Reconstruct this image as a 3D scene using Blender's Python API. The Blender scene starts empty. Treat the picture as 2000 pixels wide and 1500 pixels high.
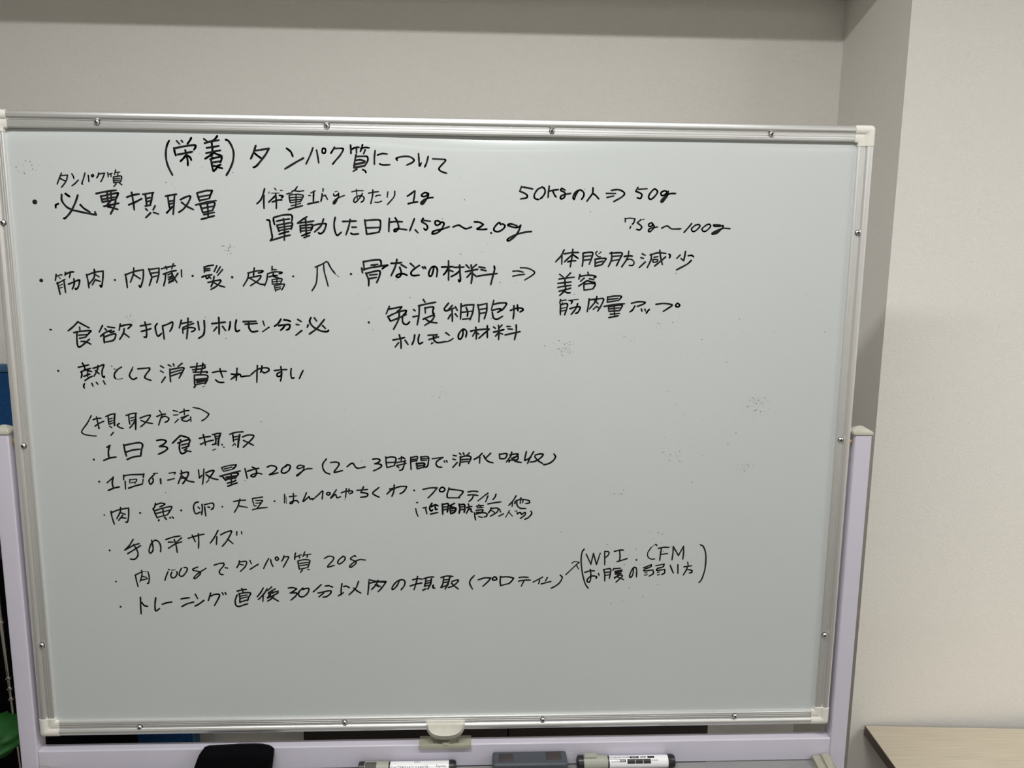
import bpy, bmesh, math, random
from mathutils import Vector, Matrix

# ---------------------------------------------------------------- camera, world, exposure
S = bpy.context.scene
COL = S.collection
Z0 = 1.38                                   # height of the centre of the board above the floor
FPX = 1560.0                                # focal length in pixels of a 2000 px wide frame
CAM = Vector((0.04842, -1.12357, 0.26847 + Z0))
PITCH, YAW, ROLL = -0.160443, 0.045798, 0.010876
fw = Vector((math.sin(YAW)*math.cos(PITCH), math.cos(YAW)*math.cos(PITCH), math.sin(PITCH)))
_r = Vector((math.cos(YAW), -math.sin(YAW), 0.0)); _u = _r.cross(fw)
rt = _r*math.cos(ROLL) + _u*math.sin(ROLL)
up = _u*math.cos(ROLL) - _r*math.sin(ROLL)
cam_d = bpy.data.cameras.new('camera'); cam = bpy.data.objects.new('camera', cam_d); COL.objects.link(cam)
cam_d.sensor_width = 36.0; cam_d.lens = 36.0*FPX/2000.0; cam_d.clip_start = 0.02
cam.matrix_world = Matrix.Translation(CAM) @ Matrix((rt, up, -fw)).transposed().to_4x4()
S.camera = cam
w = bpy.data.worlds.new('world'); S.world = w; w.use_nodes = True
w.node_tree.nodes['Background'].inputs[0].default_value = (0.9, 0.95, 1.0, 1)
w.node_tree.nodes['Background'].inputs[1].default_value = 0.05
S.view_settings.view_transform = 'Standard'; S.view_settings.look = 'None'
S.view_settings.gamma = 1.0; S.view_settings.use_curve_mapping = False
S.view_settings.exposure = 0.33
# ceiling fixtures: (x, y, length, width, power)
CEIL = 2.57
LIGHTS = [(-0.05, -0.80, 1.24, 0.11, 18.0), (2.15, -0.80, 1.24, 0.11, 17.5), (-0.05, -3.3, 1.25, 0.22, 12.5), (2.15, -3.3, 1.25, 0.22, 10.0),
          (-0.05, -4.9, 1.25, 0.22, 13.0), (2.15, -4.9, 1.25, 0.22, 8.0)]

def ray(px, py): return fw + rt*((px-1000)/FPX) - up*((py-750)/FPX)
def aty(px, py, y):
    d = ray(px, py); return CAM + d*((y-CAM.y)/d.y)
def atz(px, py, z):
    d = ray(px, py); return CAM + d*((z-CAM.z)/d.z)

# ---------------------------------------------------------------- materials
def mat(name, color, rough=0.5, metal=0.0, bump=None, coat=0.0, noise=None, emit=None, sheen=0.0, coat_rough=0.1, spec=0.5):
    m = bpy.data.materials.new(name); m.use_nodes = True
    nt = m.node_tree; b = nt.nodes['Principled BSDF']
    b.inputs['Base Color'].default_value = (*color, 1); b.inputs['Roughness'].default_value = rough
    b.inputs['Metallic'].default_value = metal; b.inputs['Coat Weight'].default_value = coat
    b.inputs['Coat Roughness'].default_value = coat_rough; b.inputs['Sheen Weight'].default_value = sheen
    b.inputs['Specular IOR Level'].default_value = spec
    tc = nt.nodes.new('ShaderNodeTexCoord')
    if noise:                                # (scale, amount, stretch xyz): soft variation of the colour itself
        mp = nt.nodes.new('ShaderNodeMapping'); mp.inputs['Scale'].default_value = noise[2] if len(noise) > 2 else (1, 1, 1)
        n = nt.nodes.new('ShaderNodeTexNoise'); n.inputs['Scale'].default_value = noise[0]; n.inputs['Detail'].default_value = 5
        nt.links.new(tc.outputs['Object'], mp.inputs[0]); nt.links.new(mp.outputs[0], n.inputs['Vector'])
        r = nt.nodes.new('ShaderNodeMapRange'); r.inputs[1].default_value = 0.3; r.inputs[2].default_value = 0.7
        r.inputs[3].default_value = 1-noise[1]; r.inputs[4].default_value = 1+noise[1]
        nt.links.new(n.outputs[0], r.inputs[0])
        mx = nt.nodes.new('ShaderNodeVectorMath'); mx.operation = 'SCALE'; mx.inputs[0].default_value = color
        nt.links.new(r.outputs[0], mx.inputs['Scale']); nt.links.new(mx.outputs[0], b.inputs['Base Color'])
    if bump:                                 # (kind, scale, strength, distance)
        kind, sc, st, dist = bump[:4]
        mp2 = nt.nodes.new('ShaderNodeMapping')
        mp2.inputs['Scale'].default_value = bump[4] if len(bump) > 4 else (1, 1, 1)
        nt.links.new(tc.outputs['Object'], mp2.inputs[0])
        if kind == 'voronoi':
            t = nt.nodes.new('ShaderNodeTexVoronoi'); o = t.outputs['Distance']
        elif kind == 'paper':
            t = nt.nodes.new('ShaderNodeTexNoise'); t.inputs['Detail'].default_value = 2.5; t.inputs['Distortion'].default_value = 2.2
            t.inputs['Roughness'].default_value = 0.6; o = t.outputs[0]
        else:
            t = nt.nodes.new('ShaderNodeTexNoise'); t.inputs['Detail'].default_value = 4; o = t.outputs[0]
        t.inputs['Scale'].default_value = sc
        nt.links.new(mp2.outputs[0], t.inputs['Vector'])
        bp = nt.nodes.new('ShaderNodeBump'); bp.inputs['Strength'].default_value = st; bp.inputs['Distance'].default_value = dist
        nt.links.new(o, bp.inputs['Height']); nt.links.new(bp.outputs[0], b.inputs['Normal'])
    if emit:
        b.inputs['Emission Color'].default_value = (*emit[0], 1); b.inputs['Emission Strength'].default_value = emit[1]
    return m

WALLP = ('paper', 200, 0.7, 0.0016)
M = {
 'wallpaper': mat('wallpaper', (0.85, 0.822, 0.772), 0.85, bump=WALLP, spec=0.25),
 'ceiling':   mat('ceiling_board', (0.78, 0.77, 0.74), 0.9, bump=('noise', 60, 0.2, 0.002)),
 'floor':     mat('floor_vinyl', (0.13, 0.12, 0.10), 0.45, noise=(3, 0.08)),
 'panel':     mat('enamel_white', (0.548, 0.578, 0.57), 0.30, noise=(4, 0.012), coat=0.45, coat_rough=0.13),
 'alu':       mat('anodised_aluminium', (0.84, 0.84, 0.83), 0.32, 0.82),
 'cap':       mat('ivory_plastic', (0.76, 0.735, 0.67), 0.38),
 'cap_old':   mat('olive_ivory_plastic', (0.50, 0.49, 0.42), 0.45, noise=(60, 0.05)),
 'olive':     mat('olive_plastic', (0.36, 0.35, 0.275), 0.5, noise=(70, 0.06)),
 'lavender':  mat('lavender_steel_paint', (0.59, 0.563, 0.648), 0.38, noise=(8, 0.02), coat=0.3, coat_rough=0.25),
 'screw':     mat('zinc_screw', (0.75, 0.75, 0.73), 0.25, 1.0),
 'dark':      mat('painted_recess_shade', (0.01, 0.01, 0.01), 0.6),
 'ink':       mat('black_marker_ink', (0.008, 0.007, 0.009), 0.6, spec=0.25),
 'residue':   mat('grey_ink_residue', (0.10, 0.10, 0.10), 0.6),
 'blackfab':  mat('black_fabric', (0.003, 0.003, 0.004), 0.95, bump=('noise', 900, 0.5, 0.0008), spec=0.05),
 'blackpl':   mat('black_plastic', (0.012, 0.012, 0.014), 0.35, noise=(120, 0.3)),
 'eraser':    mat('slate_plastic', (0.058, 0.066, 0.078), 0.5),
 'magnet':    mat('brown_magnet', (0.045, 0.035, 0.035), 0.7, noise=(300, 0.15)),
 'capgrey':   mat('sage_grey_plastic', (0.36, 0.365, 0.31), 0.45),
 'capdark':   mat('dark_olive_sticker', (0.07, 0.068, 0.055), 0.6),
 'label':     mat('white_label', (0.86, 0.86, 0.88), 0.22, coat=0.5),
 'tray':      mat('grey_dusty_tray', (0.26, 0.26, 0.26), 0.55, noise=(25, 0.12, (0.3, 1, 1)), bump=('noise', 80, 0.2, 0.0006)),
 'wood':      mat('beige_wood_laminate', (0.60, 0.53, 0.415), 0.42, noise=(28, 0.09, (0.35, 9, 9))),
 'woodedge':  mat('dark_brown_edge_band', (0.12, 0.10, 0.072), 0.5),
 'steel':     mat('grey_table_leg', (0.45, 0.45, 0.44), 0.35, 0.8),
 'brown':     mat('dark_brown_wood', (0.012, 0.007, 0.006), 0.7, noise=(12, 0.2, (1, 1, 8))),
 'blue':      mat('blue_fabric', (0.004, 0.068, 0.22), 0.9, bump=('voronoi', 220, 0.8, 0.002), noise=(160, 0.15)),
 'bluetrim':  mat('light_blue_trim', (0.045, 0.14, 0.27), 0.7, noise=(90, 0.1)),
 'green':     mat('green_nylon', (0.012, 0.105, 0.014), 0.6, bump=('noise', 30, 0.35, 0.01)),
 'chrome':    mat('silver_pole', (0.75, 0.72, 0.66), 0.3, 1.0),
 'rubber':    mat('caster_rubber', (0.03, 0.03, 0.03), 0.7),
 'fixture':   mat('fixture_white', (0.8, 0.8, 0.8), 0.4),
 'print':     mat('black_print', (0.01, 0.01, 0.01), 0.4),
 'brass':     mat('brass_washer', (0.6, 0.45, 0.2), 0.35, 1.0),
}

# ---------------------------------------------------------------- helpers
def link(name, me, m, parent=None, smooth=False, angle=None):
    if m: me.materials.append(M[m] if isinstance(m, str) else m)
    o = bpy.data.objects.new(name, me); COL.objects.link(o)
    if smooth:
        for p in me.polygons: p.use_smooth = True
        if angle: 
            me.set_sharp_from_angle(angle=math.radians(angle))
    if parent:
        o.parent = parent; o.matrix_parent_inverse = parent.matrix_world.inverted()
    return o
def from_bm(name, bm, m, parent=None, smooth=False, angle=None):
    bmesh.ops.recalc_face_normals(bm, faces=bm.faces)
    me = bpy.data.meshes.new(name); bm.to_mesh(me); bm.free()
    return link(name, me, m, parent, smooth, angle)
def pyd(name, vs, fs, m, parent=None, smooth=False, angle=None):
    me = bpy.data.meshes.new(name); me.from_pydata([tuple(v) for v in vs], [], fs); me.update()
    bm = bmesh.new(); bm.from_mesh(me); bmesh.ops.recalc_face_normals(bm, faces=bm.faces); bm.to_mesh(me); bm.free()
    return link(name, me, m, parent, smooth, angle)
def bm_box(bm, lo, hi, bev=0.0, seg=2, M4=None):
    c = [(a+b)/2 for a, b in zip(lo, hi)]; s = [b-a for a, b in zip(lo, hi)]
    r = bmesh.ops.create_cube(bm, size=1.0, matrix=Matrix.Translation(c) @ Matrix.Diagonal((*s, 1)))
    vs = r['verts']
    if bev > 0:
        es = list({e for v in vs for e in v.link_edges})
        g = bmesh.ops.bevel(bm, geom=es, offset=bev, segments=seg, profile=0.6, affect='EDGES')
        vs = list({v for f in g['faces'] for v in f.verts} | {v for v in vs if v.is_valid})
    if M4: bmesh.ops.transform(bm, matrix=M4, verts=[v for v in vs if v.is_valid])
    return vs
def box(name, lo, hi, m, parent=None, bev=0.0, seg=2):
    bm = bmesh.new(); bm_box(bm, lo, hi, bev, seg)
    return from_bm(name, bm, m, parent, smooth=bev > 0, angle=50)
def bm_cyl(bm, p0, p1, r0, r1=None, n=20):
    r1 = r0 if r1 is None else r1
    p0, p1 = Vector(p0), Vector(p1); d = p1-p0
    q = Vector((0, 0, 1)).rotation_difference(d).to_matrix().to_4x4()
    bmesh.ops.create_cone(bm, cap_ends=True, segments=n, radius1=r0, radius2=r1, depth=d.length,
                          matrix=Matrix.Translation((p0+p1)/2) @ q)
def lathe(name, prof, origin, axis, m, parent=None, n=28, flat=None):
    """prof: list of (along, radius) along axis 'x' or 'y' or 'z'"""
    vs, fs = [], []
    for a, r in prof:
        for k in range(n):
            t = 2*math.pi*k/n; u, v = r*math.cos(t), r*math.sin(t)
            vs.append(Vector(origin) + (Vector((a, u, v)) if axis == 'x' else Vector((u, a, v)) if axis == 'y' else Vector((u, v, a))))
    for i in range(len(prof)-1):
        for k in range(n):
            fs.append((i*n+k, i*n+(k+1) % n, (i+1)*n+(k+1) % n, (i+1)*n+k))
    fs.append(tuple(range(n))); fs.append(tuple(range((len(prof)-1)*n, len(prof)*n)))
    return pyd(name, vs, fs, m, parent, smooth=True, angle=40)
def empty(name, loc, label, cat, group=None):
    o = bpy.data.objects.new(name, None); COL.objects.link(o); o.location = loc
    o.empty_display_size = 0.05
    bpy.context.view_layer.update()
    return tag(o, label, cat, group)
def tag(o, label=None, cat=None, group=None, kind=None):
    if label: o['label'] = label
    if cat: o['category'] = cat
    if group: o['group'] = group
    if kind: o['kind'] = kind
    return o
def struct(o): o['kind'] = 'structure'; return o

# ---- handwriting data: (label, [(crop x, crop y, crop scale, stroke width, strokes)])
INKW = 1.03
INK = [
("handwritten title line in thick black marker, topmost on the board", [
(300,240,6.667,25,"""203,232 175,290 160,380 165,480 195,580 245,678
300,235 338,275
362,230 378,250
490,195 475,225 440,275
265,325 275,380 290,425
268,332 400,305 530,290 548,308 525,352
315,412 410,395 505,375
412,355 430,430 445,500 445,555
420,420 390,460 350,500
432,418 475,450 492,485
655,208 700,245
828,172 795,215 755,240
665,265 750,240 852,225
755,245 765,330 768,420
690,325 770,315 850,300
685,395 780,375 870,358
770,395 720,435 670,468
770,385 830,410 890,430
755,440 770,458
735,475 800,455 885,445 875,500 860,515
748,480 762,560 778,625 800,612 820,590
775,515 855,500
800,515 830,507
785,560 820,565 875,542
815,565 850,580 895,592
940,220 975,235 1020,310 1043,400 1030,510 990,610 948,682
1330,298 1300,390 1265,468
1318,362 1400,350
1400,350 1500,335
1500,335 1460,410 1400,490 1340,560 1300,580
1310,390 1350,425 1400,460
1732,332 1785,375 1812,435
1950,460 1850,515 1710,600"""),
(600,240,6.667,22,"""75,325 40,420 -15,535
122,355 138,440 150,522
215,330 238,345 235,385 210,398 195,375 200,340 215,330
355,318 330,360 308,398
350,335 440,330
440,330 470,345 430,420 370,490 330,540
565,290 568,345 570,400
575,350 620,322 675,318
640,330 642,392
720,285 710,325 692,375
700,335 750,320 808,325
755,350 735,402
635,415 620,500 608,580
640,438 760,435 788,450 785,500 745,565
622,492 690,480 755,500
@30 630,540 745,515
@30 612,582 745,560
645,602 600,630
725,610 755,625 765,650
885,362 875,450 875,540
915,420 975,400 1042,405
945,535 985,547 1078,545
1172,485 1160,462 1230,440 1330,440 1390,480 1370,515 1295,550
1450,400 1455,480 1462,560 1485,520
1575,440 1555,520 1530,575
1635,468 1790,475
1790,475 1800,495 1740,560 1715,600 1750,635 1815,655""")]),
("small katakana and kanji note written above the first bullet line", [
(0,200,5,13,"""600,690 580,740 558,798
592,715 660,710
660,710 645,770 600,830
580,738 605,752 640,768
702,698 715,720 722,745
765,758 735,790 702,815
830,690 815,745 800,790 808,798
862,712 866,745 868,775
902,705 914,712 905,726 893,718 902,705
965,688 958,715 945,738
962,700 1022,690
1022,690 1005,735 985,775
1052,685 1058,728
1055,705 1095,692
1082,700 1085,725
1130,660 1118,705
1125,685 1170,680
1152,690 1150,715
1108,728 1108,755 1112,785
1108,728 1170,718 1188,728 1180,775
1112,747 1172,740
1112,765 1172,758
1112,785 1180,775
1135,795 1112,822
1165,785 1190,805""")]),
("first bullet line of kanji in black marker with its large round dot", [
(0,200,5,18,"""@44 340,972
@20 640,892 662,908 680,920
602,900 605,960 650,1020 710,1052
710,1052 850,1082 938,1098
938,1098 928,1068
760,905 735,980 690,1070 640,1128 622,1132
570,990 545,1002 545,1030
785,1000 820,1035 880,1072
940,890 1040,870 1135,858
1045,868 1050,950
1080,865 1090,948
985,915 1000,975
985,918 1140,885 1150,900 1130,950
1005,945 1125,925
1005,972 1130,948
1085,955 1045,1010 1085,1025 1150,1045
1130,960 1115,1020 1080,1090
1015,1015 1085,1000 1160,985
1240,925 1300,905 1360,895
1285,880 1300,960 1312,1050
1258,1000 1320,975 1385,940
1395,898 1500,880
1420,905 1428,960 1435,1010
1490,885 1480,950 1465,1005
1430,940 1465,930
1432,970 1470,960
1420,1012 1470,1003
1425,1040 1440,1056
1515,1010 1495,1050
1470,1080 1425,1125
1500,1075 1548,1090"""),
(300,240,6.667,23,"""155,955 230,940 298,930
185,960 200,1060 210,1110
272,950 265,1060 255,1190
215,1018 262,1012
208,1058 262,1045
172,1172 210,1130 250,1085
350,1000 420,965 480,958 450,1040 390,1120 328,1165
365,1035 430,1085 520,1130
565,915 585,980 600,1020
570,912 680,885 765,882
765,882 745,930 725,985
590,965 740,938
598,1012 725,985
550,1068 680,1035 815,1012
605,1065 625,1120 640,1168
600,1065 700,1045 795,1040 770,1135
628,1115 770,1085
645,1168 770,1138
700,1050 708,1140 710,1220
655,1195 790,1165
622,1255 700,1235 790,1210""")]),
("second line of the first item, mixed kanji, kana and numbers, with worn faint strokes", [
(480,350,6.667,22,"""245,125 225,200 195,270 145,320
238,210 235,300 238,380
@12 300,185 305,165
@16 378,120 395,142
@12 335,182 435,180
@12 450,145 480,145
390,190 398,290 398,380
385,215 350,250 298,300
440,210 485,220 465,245
345,298 410,275 470,270
@18 670,98 640,140 600,160
@18 630,150 690,158 755,150
@16 530,195 570,182 605,180
@18 565,205 570,260 580,305
@18 570,205 660,198 745,208 735,250 715,290
@18 578,240 735,232
@18 588,275 722,262
@18 590,305 715,290
@18 655,200 655,290 648,370
@18 590,348 715,315
@22 558,395 640,370 740,345
@16 905,150 845,180
885,160 882,220 880,290
@16 820,212 845,215
808,325 870,310 950,295
@20 1008,125 1005,160
@20 995,190 990,240 978,290
@20 990,225 1035,208
@20 1035,208 1065,262
@12 1195,158 1160,165
@18 1145,190 1150,215 1175,215 1205,190
@18 1210,180 1205,230 1165,310 1140,320 1150,285 1200,245 1285,212
@30 1150,312 1180,280
@16 1380,165 1450,150 1530,150
@14 1440,130 1445,190 1458,280
@18 1520,185 1480,250 1430,300 1405,285 1430,235 1500,215 1540,240 1530,280 1500,300
@18 1600,182 1660,170 1730,162
@20 1655,140 1650,220 1628,318
@16 1690,225 1715,210 1755,208
@16 1680,298 1720,302 1770,285
@18 1850,165 1842,235
@18 1940,155 1930,230 1845,330"""),
(780,350,6.667,22,"""105,220 150,190 200,150
203,155 195,230 180,300
115,320 170,305 240,295
375,185 330,175 290,205 300,225 345,220 380,185
380,185 370,230 310,320 280,315 310,275 380,245 438,238
@32 300,308 325,280""")]),
("bold third line about the day of exercise, thick black marker", [
(480,350,6.667,23,"""275,530 310,540 318,600 335,690 345,760 320,800
320,800 420,770 500,745 580,728
360,505 362,540 375,590
365,500 470,470 580,462 605,490 600,545
400,548 480,530 570,518
492,515 505,640 502,795
405,600 420,640 435,680
405,600 500,582 600,568 600,620 590,650
415,635 600,605
425,672 590,640
435,718 500,695 560,682
795,490 740,525 675,572
675,572 780,560 885,545
778,515 785,620 790,745
708,605 712,650 715,695
708,605 790,598 860,590 870,620 845,670
715,640 855,628
720,675 840,665
730,737 785,715 838,695
760,760 830,735
865,605 950,585 1035,578 1045,600 1015,680 970,710 945,695
1012,520 980,605 895,688
1165,498 1150,580 1160,670 1190,730 1245,690
1262,550 1350,548 1440,545
1360,525 1340,620 1305,725
1385,625 1440,625
1370,705 1400,718 1470,712
1550,530 1565,640 1575,720
1550,540 1650,530 1735,530 1755,560 1750,640 1735,685
1570,635 1745,628
1575,718 1650,705 1740,688"""),
(600,240,6.667,23,"""1070,1245 1065,1330 1062,1415
1080,1292 1150,1285 1240,1287
1145,1235 1175,1290 1190,1370 1150,1415 1130,1395 1180,1378 1295,1392
1395,1250 1365,1330 1335,1405
1408,1395 1442,1432"""),
(780,350,6.667,23,"""310,510 290,550 350,590 368,630 345,662 318,640
305,535 405,548
470,545 465,580 490,600 530,580 520,550 485,540
530,560 575,565 580,590 545,655 490,700 430,712 435,685 480,665 560,650 650,618
700,622 770,598 820,625 870,645 940,622
978,555 1040,560 1095,590
1095,590 1050,625 1010,648 1080,655 1140,650
@28 1195,700
1320,590 1300,565 1250,610 1230,660 1280,685 1350,650 1375,605 1340,580
1530,605 1450,582 1412,598 1470,622 1535,628 1580,605
1580,600 1560,660 1510,740 1430,800 1405,795 1430,765 1540,715 1640,690 1720,682""")]),
("fifty gram example line with an arrow, at the upper right", [
(1000,330,6.667,22,"""125,230 100,290
100,290 170,320 200,350 185,378 110,390
130,235 200,245 270,262
395,235 330,270 290,340 300,385 345,398
395,235 425,260 430,310 400,360 365,390
485,225 475,300 470,370
480,290 550,275 605,268
530,285 555,340 575,365
690,275 650,255 635,280 690,310 680,370 645,390 628,375 660,340 765,318
860,290 830,340 810,395 795,365 830,300 890,275 935,310 930,360 905,395
1055,245 1050,310 1020,360 975,420
1050,318 1090,345 1130,390
1228,318 1350,320
1238,370 1325,352
1295,280 1370,268 1430,285 1465,320 1430,365 1325,425
1640,240 1612,290
1612,290 1680,320 1690,350 1670,385 1630,375
1650,265 1760,258
1840,270 1790,330 1780,375 1810,395 1860,355 1895,300 1870,265 1840,270"""),
(1180,330,6.667,22,"""825,300 785,285 740,310 750,345 790,335 830,295
835,290 820,350 770,420 740,430 755,395 815,340 870,320 932,320
@30 750,415 785,385""")]),
("gram range line written at the upper right under the fifty gram line", [
(1180,330,6.667,20,"""275,645 275,690
@14 275,650 330,640 400,648
400,650 385,700 365,720
345,750 335,775
@14 520,655 500,660
480,660 430,700
430,700 480,740 488,765 460,795 420,785
630,735 620,700 580,720 590,750 640,735
640,720 650,760 600,815 575,805 600,775 695,755
750,770 820,742 880,780 1000,778
1140,710 1090,770 1038,828
1190,730 1140,775 1150,812 1190,805 1245,750 1235,725 1185,732
1330,730 1275,778 1290,812 1330,805 1385,750 1370,720 1325,732
1510,730 1430,728 1440,748 1510,745 1545,735
1545,735 1545,760 1470,835 1410,850 1420,825 1540,775 1640,778
@28 1425,840 1470,815""")]),
("top line of the short three-line list at the right of the arrow", [
(1060,480,6.667,22,"""278,55 240,130 168,210
250,130 248,240
280,105 380,90 468,88
392,45 385,120 358,275
380,120 330,165 282,210
388,112 420,135 462,165
325,210 370,197 430,195
525,95 525,190 515,268
522,98 580,88 650,90 640,150 605,242
535,140 630,130
535,190 615,178
@16 710,70 690,100 720,140 755,145
@16 760,80 730,105
683,175 682,268
682,268 770,245
770,245 825,175
683,175 760,165 825,165
690,225 780,200
898,85 895,180 855,272
875,98 960,92 1035,98 1000,180 960,260
900,140 1010,130
895,198 990,180
1120,72 1115,120
1062,140 1115,130 1168,135
1118,130 1080,200 1028,275
@18 1105,180 1150,175 1190,215 1170,255 1125,255
1295,105 1335,125
1280,155 1312,165
1335,212 1258,282
1400,120 1500,92 1605,100
1412,112 1410,180 1360,285
@20 1450,150 1500,142
@18 1435,175 1440,215 1490,205 1495,180 1440,178
1525,60 1535,150 1558,245
1600,145 1530,205 1455,265
1645,110 1662,125 1650,160
1858,75 1850,130 1835,195
1835,195 1800,165
1790,120 1745,165
1895,130 1940,125 1965,145
1935,190 1880,240 1740,315""")]),
("middle two-kanji line of the short list at the right", [
(1060,480,6.667,22,"""220,372 265,405
362,355 310,405
212,435 300,420 410,410
290,420 290,500 300,560
198,490 290,480 370,470
198,542 290,525 370,515
212,592 290,575 365,552
300,555 270,600 220,648
285,595 320,612 360,612
588,345 595,372
485,375 470,435
480,400 570,385 660,388 692,405 665,418
540,420 492,465
608,430 665,442
575,455 530,485 468,525
575,455 620,465 680,478
535,515 538,580
540,500 630,490 685,500 655,560
540,578 655,562""")]),
("bottom line of the short list at the right ending in katakana", [
(1060,480,6.667,22,"""232,700 222,745
@18 235,718 305,705
@18 255,745 265,762
@14 335,712 400,705 465,697
@20 355,715 385,725 370,755
232,760 230,830 230,900
235,768 310,752 320,790 285,900
@18 245,815 300,805
@18 245,850 300,840
355,820 420,800 480,795 485,820 455,870 425,880
455,755 430,820 370,895
605,690 595,770 580,858
600,705 700,695 790,690 765,770 715,852
705,660 690,720 610,820
680,715 720,755
700,790 655,830
700,790 725,805
845,665 840,735
845,668 940,655 1025,660 985,715
855,700 980,685
845,735 980,712
800,790 930,765 1065,755
855,790 860,850
855,795 950,780 1035,775 1000,845
875,822 1000,808
865,855 990,845
930,780 935,900
880,892 1000,880
862,935 920,925 985,910
1155,750 1240,730 1330,735 1310,760 1230,790
1200,785 1170,835 1135,862
1285,825 1292,852
1330,825 1338,850
1388,830 1368,850 1348,880
1475,762 1580,752 1685,770 1640,810 1568,855
1755,750 1730,780 1755,798 1785,775 1755,750""")]),
("second bullet line listing body tissues in kanji, widest line of the upper half", [
(70,480,6.667,21,"""@46 70,452
265,375 255,450
@16 262,400 330,375
@14 300,405 320,430
@14 330,385 345,378
385,345 380,385
385,372 440,345 495,340
450,350 438,415
280,480 300,560 318,635
@20 275,495 380,438
365,445 375,520 388,610
@14 305,520 350,500
@14 315,550 350,540
425,500 490,475 560,445 570,460 555,530 525,568 512,555
495,430 500,500 475,565
660,375 680,460 692,548
660,385 770,345 875,330
875,330 875,400 865,490 852,538 835,515
760,308 765,350 755,420 690,505
765,370 825,405
775,440 735,510
780,445 840,465
@28 1030,445
1165,370 1180,450 1192,545
1165,380 1280,335 1400,312
1400,312 1400,400 1385,480 1362,540 1345,515
1275,290 1270,370 1232,475
1275,375 1360,430
1470,300 1490,360 1510,410 1500,450 1478,518
1475,310 1605,290
1605,290 1600,380 1575,480
1500,360 1590,345
1510,410 1585,390
1635,300 1730,275 1815,260
1690,270 1705,305
1790,235 1770,300
1660,370 1760,335 1830,322
1690,370 1685,440 1665,522
@18 1720,380 1770,360 1765,400 1720,410
@24 1730,440 1775,420
@30 1740,470 1790,455
1765,330 1790,400 1838,478
1850,360 1800,430 1730,488
1895,315 1900,405"""),
(350,480,6.667,21,"""@30 175,392
325,275 328,345
325,280 380,262 445,252
345,300 400,295
335,325 400,320
295,410 340,390 425,378
345,392 360,425 400,405
380,390 412,425
490,262 455,335
535,275 490,350
565,310 500,388
375,478 450,460 530,445
455,400 440,470 415,535
530,440 540,465 480,530 410,570
450,480 530,520 595,538
@32 690,410
@20 895,355 1000,330 1088,325 1075,345 1030,355
@20 978,290 970,350 968,395
@20 905,360 890,430 835,525
@20 900,420 1000,400 1065,390 1030,450 930,520
@20 925,425 1000,470 1060,500 1115,505
@20 1210,270 1208,320
@20 1215,310 1265,312
@20 1150,365 1240,340 1335,345 1325,360 1300,362
@20 1150,370 1140,450 1112,520
@20 1170,405 1230,390 1280,385
@20 1225,360 1230,400 1290,415
@18 1210,440 1212,500
@18 1215,440 1335,430 1320,490
@18 1220,470 1320,460
@18 1222,500 1320,490
@18 1270,430 1272,490
@18 1240,520 1255,592
@18 1245,520 1365,498 1355,540 1335,575
@18 1265,545 1320,535
@18 1270,575 1320,558
@26 1485,398
@19 1770,278 1850,245 1920,205
@19 1798,280 1795,400 1780,500 1728,588
@19 1880,245 1890,340 1915,430 1940,528"""),
(480,350,6.667,20,"""1068,1080 1110,1160 1160,1225
@10 1160,1225 1175,1245
@7 1185,1250 1215,1275
@30 1370,1235"""),
(690,490,6.667,24,"""130,140 145,250
135,140 250,122 345,118 362,150 362,185
235,185 320,175
275,185 278,215
110,225 120,285
118,245 250,215 430,188 440,190 400,215 375,235
165,290 200,380 200,455
185,290 270,268 345,262 340,330 305,412
215,315 310,305
215,360 300,345
495,162 560,160 630,152
568,112 545,210 492,325
625,180 690,218
605,215 625,280 610,330 575,345 560,325 600,300 660,300 700,318
745,165 790,205
860,190 800,230 755,275 760,315 800,322 858,315
900,208 918,228
930,205 945,230
1050,205 1040,260 1020,320 990,325 985,280 1020,215 1070,205 1095,250 1085,335
1150,210 1220,207 1300,205
1240,130 1242,250 1240,380
1235,215 1210,270 1175,312
1250,250 1300,270
1315,215 1440,210
1385,185 1390,290 1395,380 1380,400 1370,375
1390,255 1340,300 1275,335
1470,185 1510,225
1605,178 1550,225
1460,272 1540,255 1620,240
1535,185 1550,300 1535,425
1530,290 1480,345
1550,290 1605,335
1640,210 1715,222
1665,245 1730,258
1625,328 1740,310 1875,295
1835,200 1840,240 1815,340 1790,438"""),
(880,490,6.667,19,"""812,265 880,262 948,278
812,330 880,315 965,305
910,220 1000,225 1070,255 1095,285 1060,320 965,380""")]),
("third bullet line on the left, kanji and katakana, with its small dot", [
(70,480,6.667,22,"""@26 180,1095 205,1090
548,990 480,1060 420,1108
548,990 620,1030 692,1068
570,1060 575,1100
495,1130 600,1112 715,1105 690,1140 655,1180
535,1130 535,1220 545,1300 570,1318 620,1285 700,1215
560,1165 670,1155
570,1205 650,1190
590,1245 650,1250 715,1280
868,1040 825,1125
935,1055 1025,1068
900,1080 920,1100
985,1100 905,1130 842,1180
960,1110 980,1130 1020,1112
885,1165 888,1215 892,1265
890,1190 970,1160 1040,1150 1010,1230 895,1255
1100,1020 1085,1100
1100,1050 1170,1030 1245,1030 1200,1080
1150,1080 1140,1140 1092,1220
1140,1135 1215,1190
1362,1045 1495,1020
1420,995 1440,1080 1440,1185 1410,1188
1375,1115 1440,1098 1500,1078
1580,1015 1555,1060 1585,1175 1640,1140
1650,1050 1660,1120 1672,1215
1650,1045 1720,1020 1780,995 1775,1060 1745,1115
1895,970 1868,1070
1885,1015 1960,1000"""),
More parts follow.
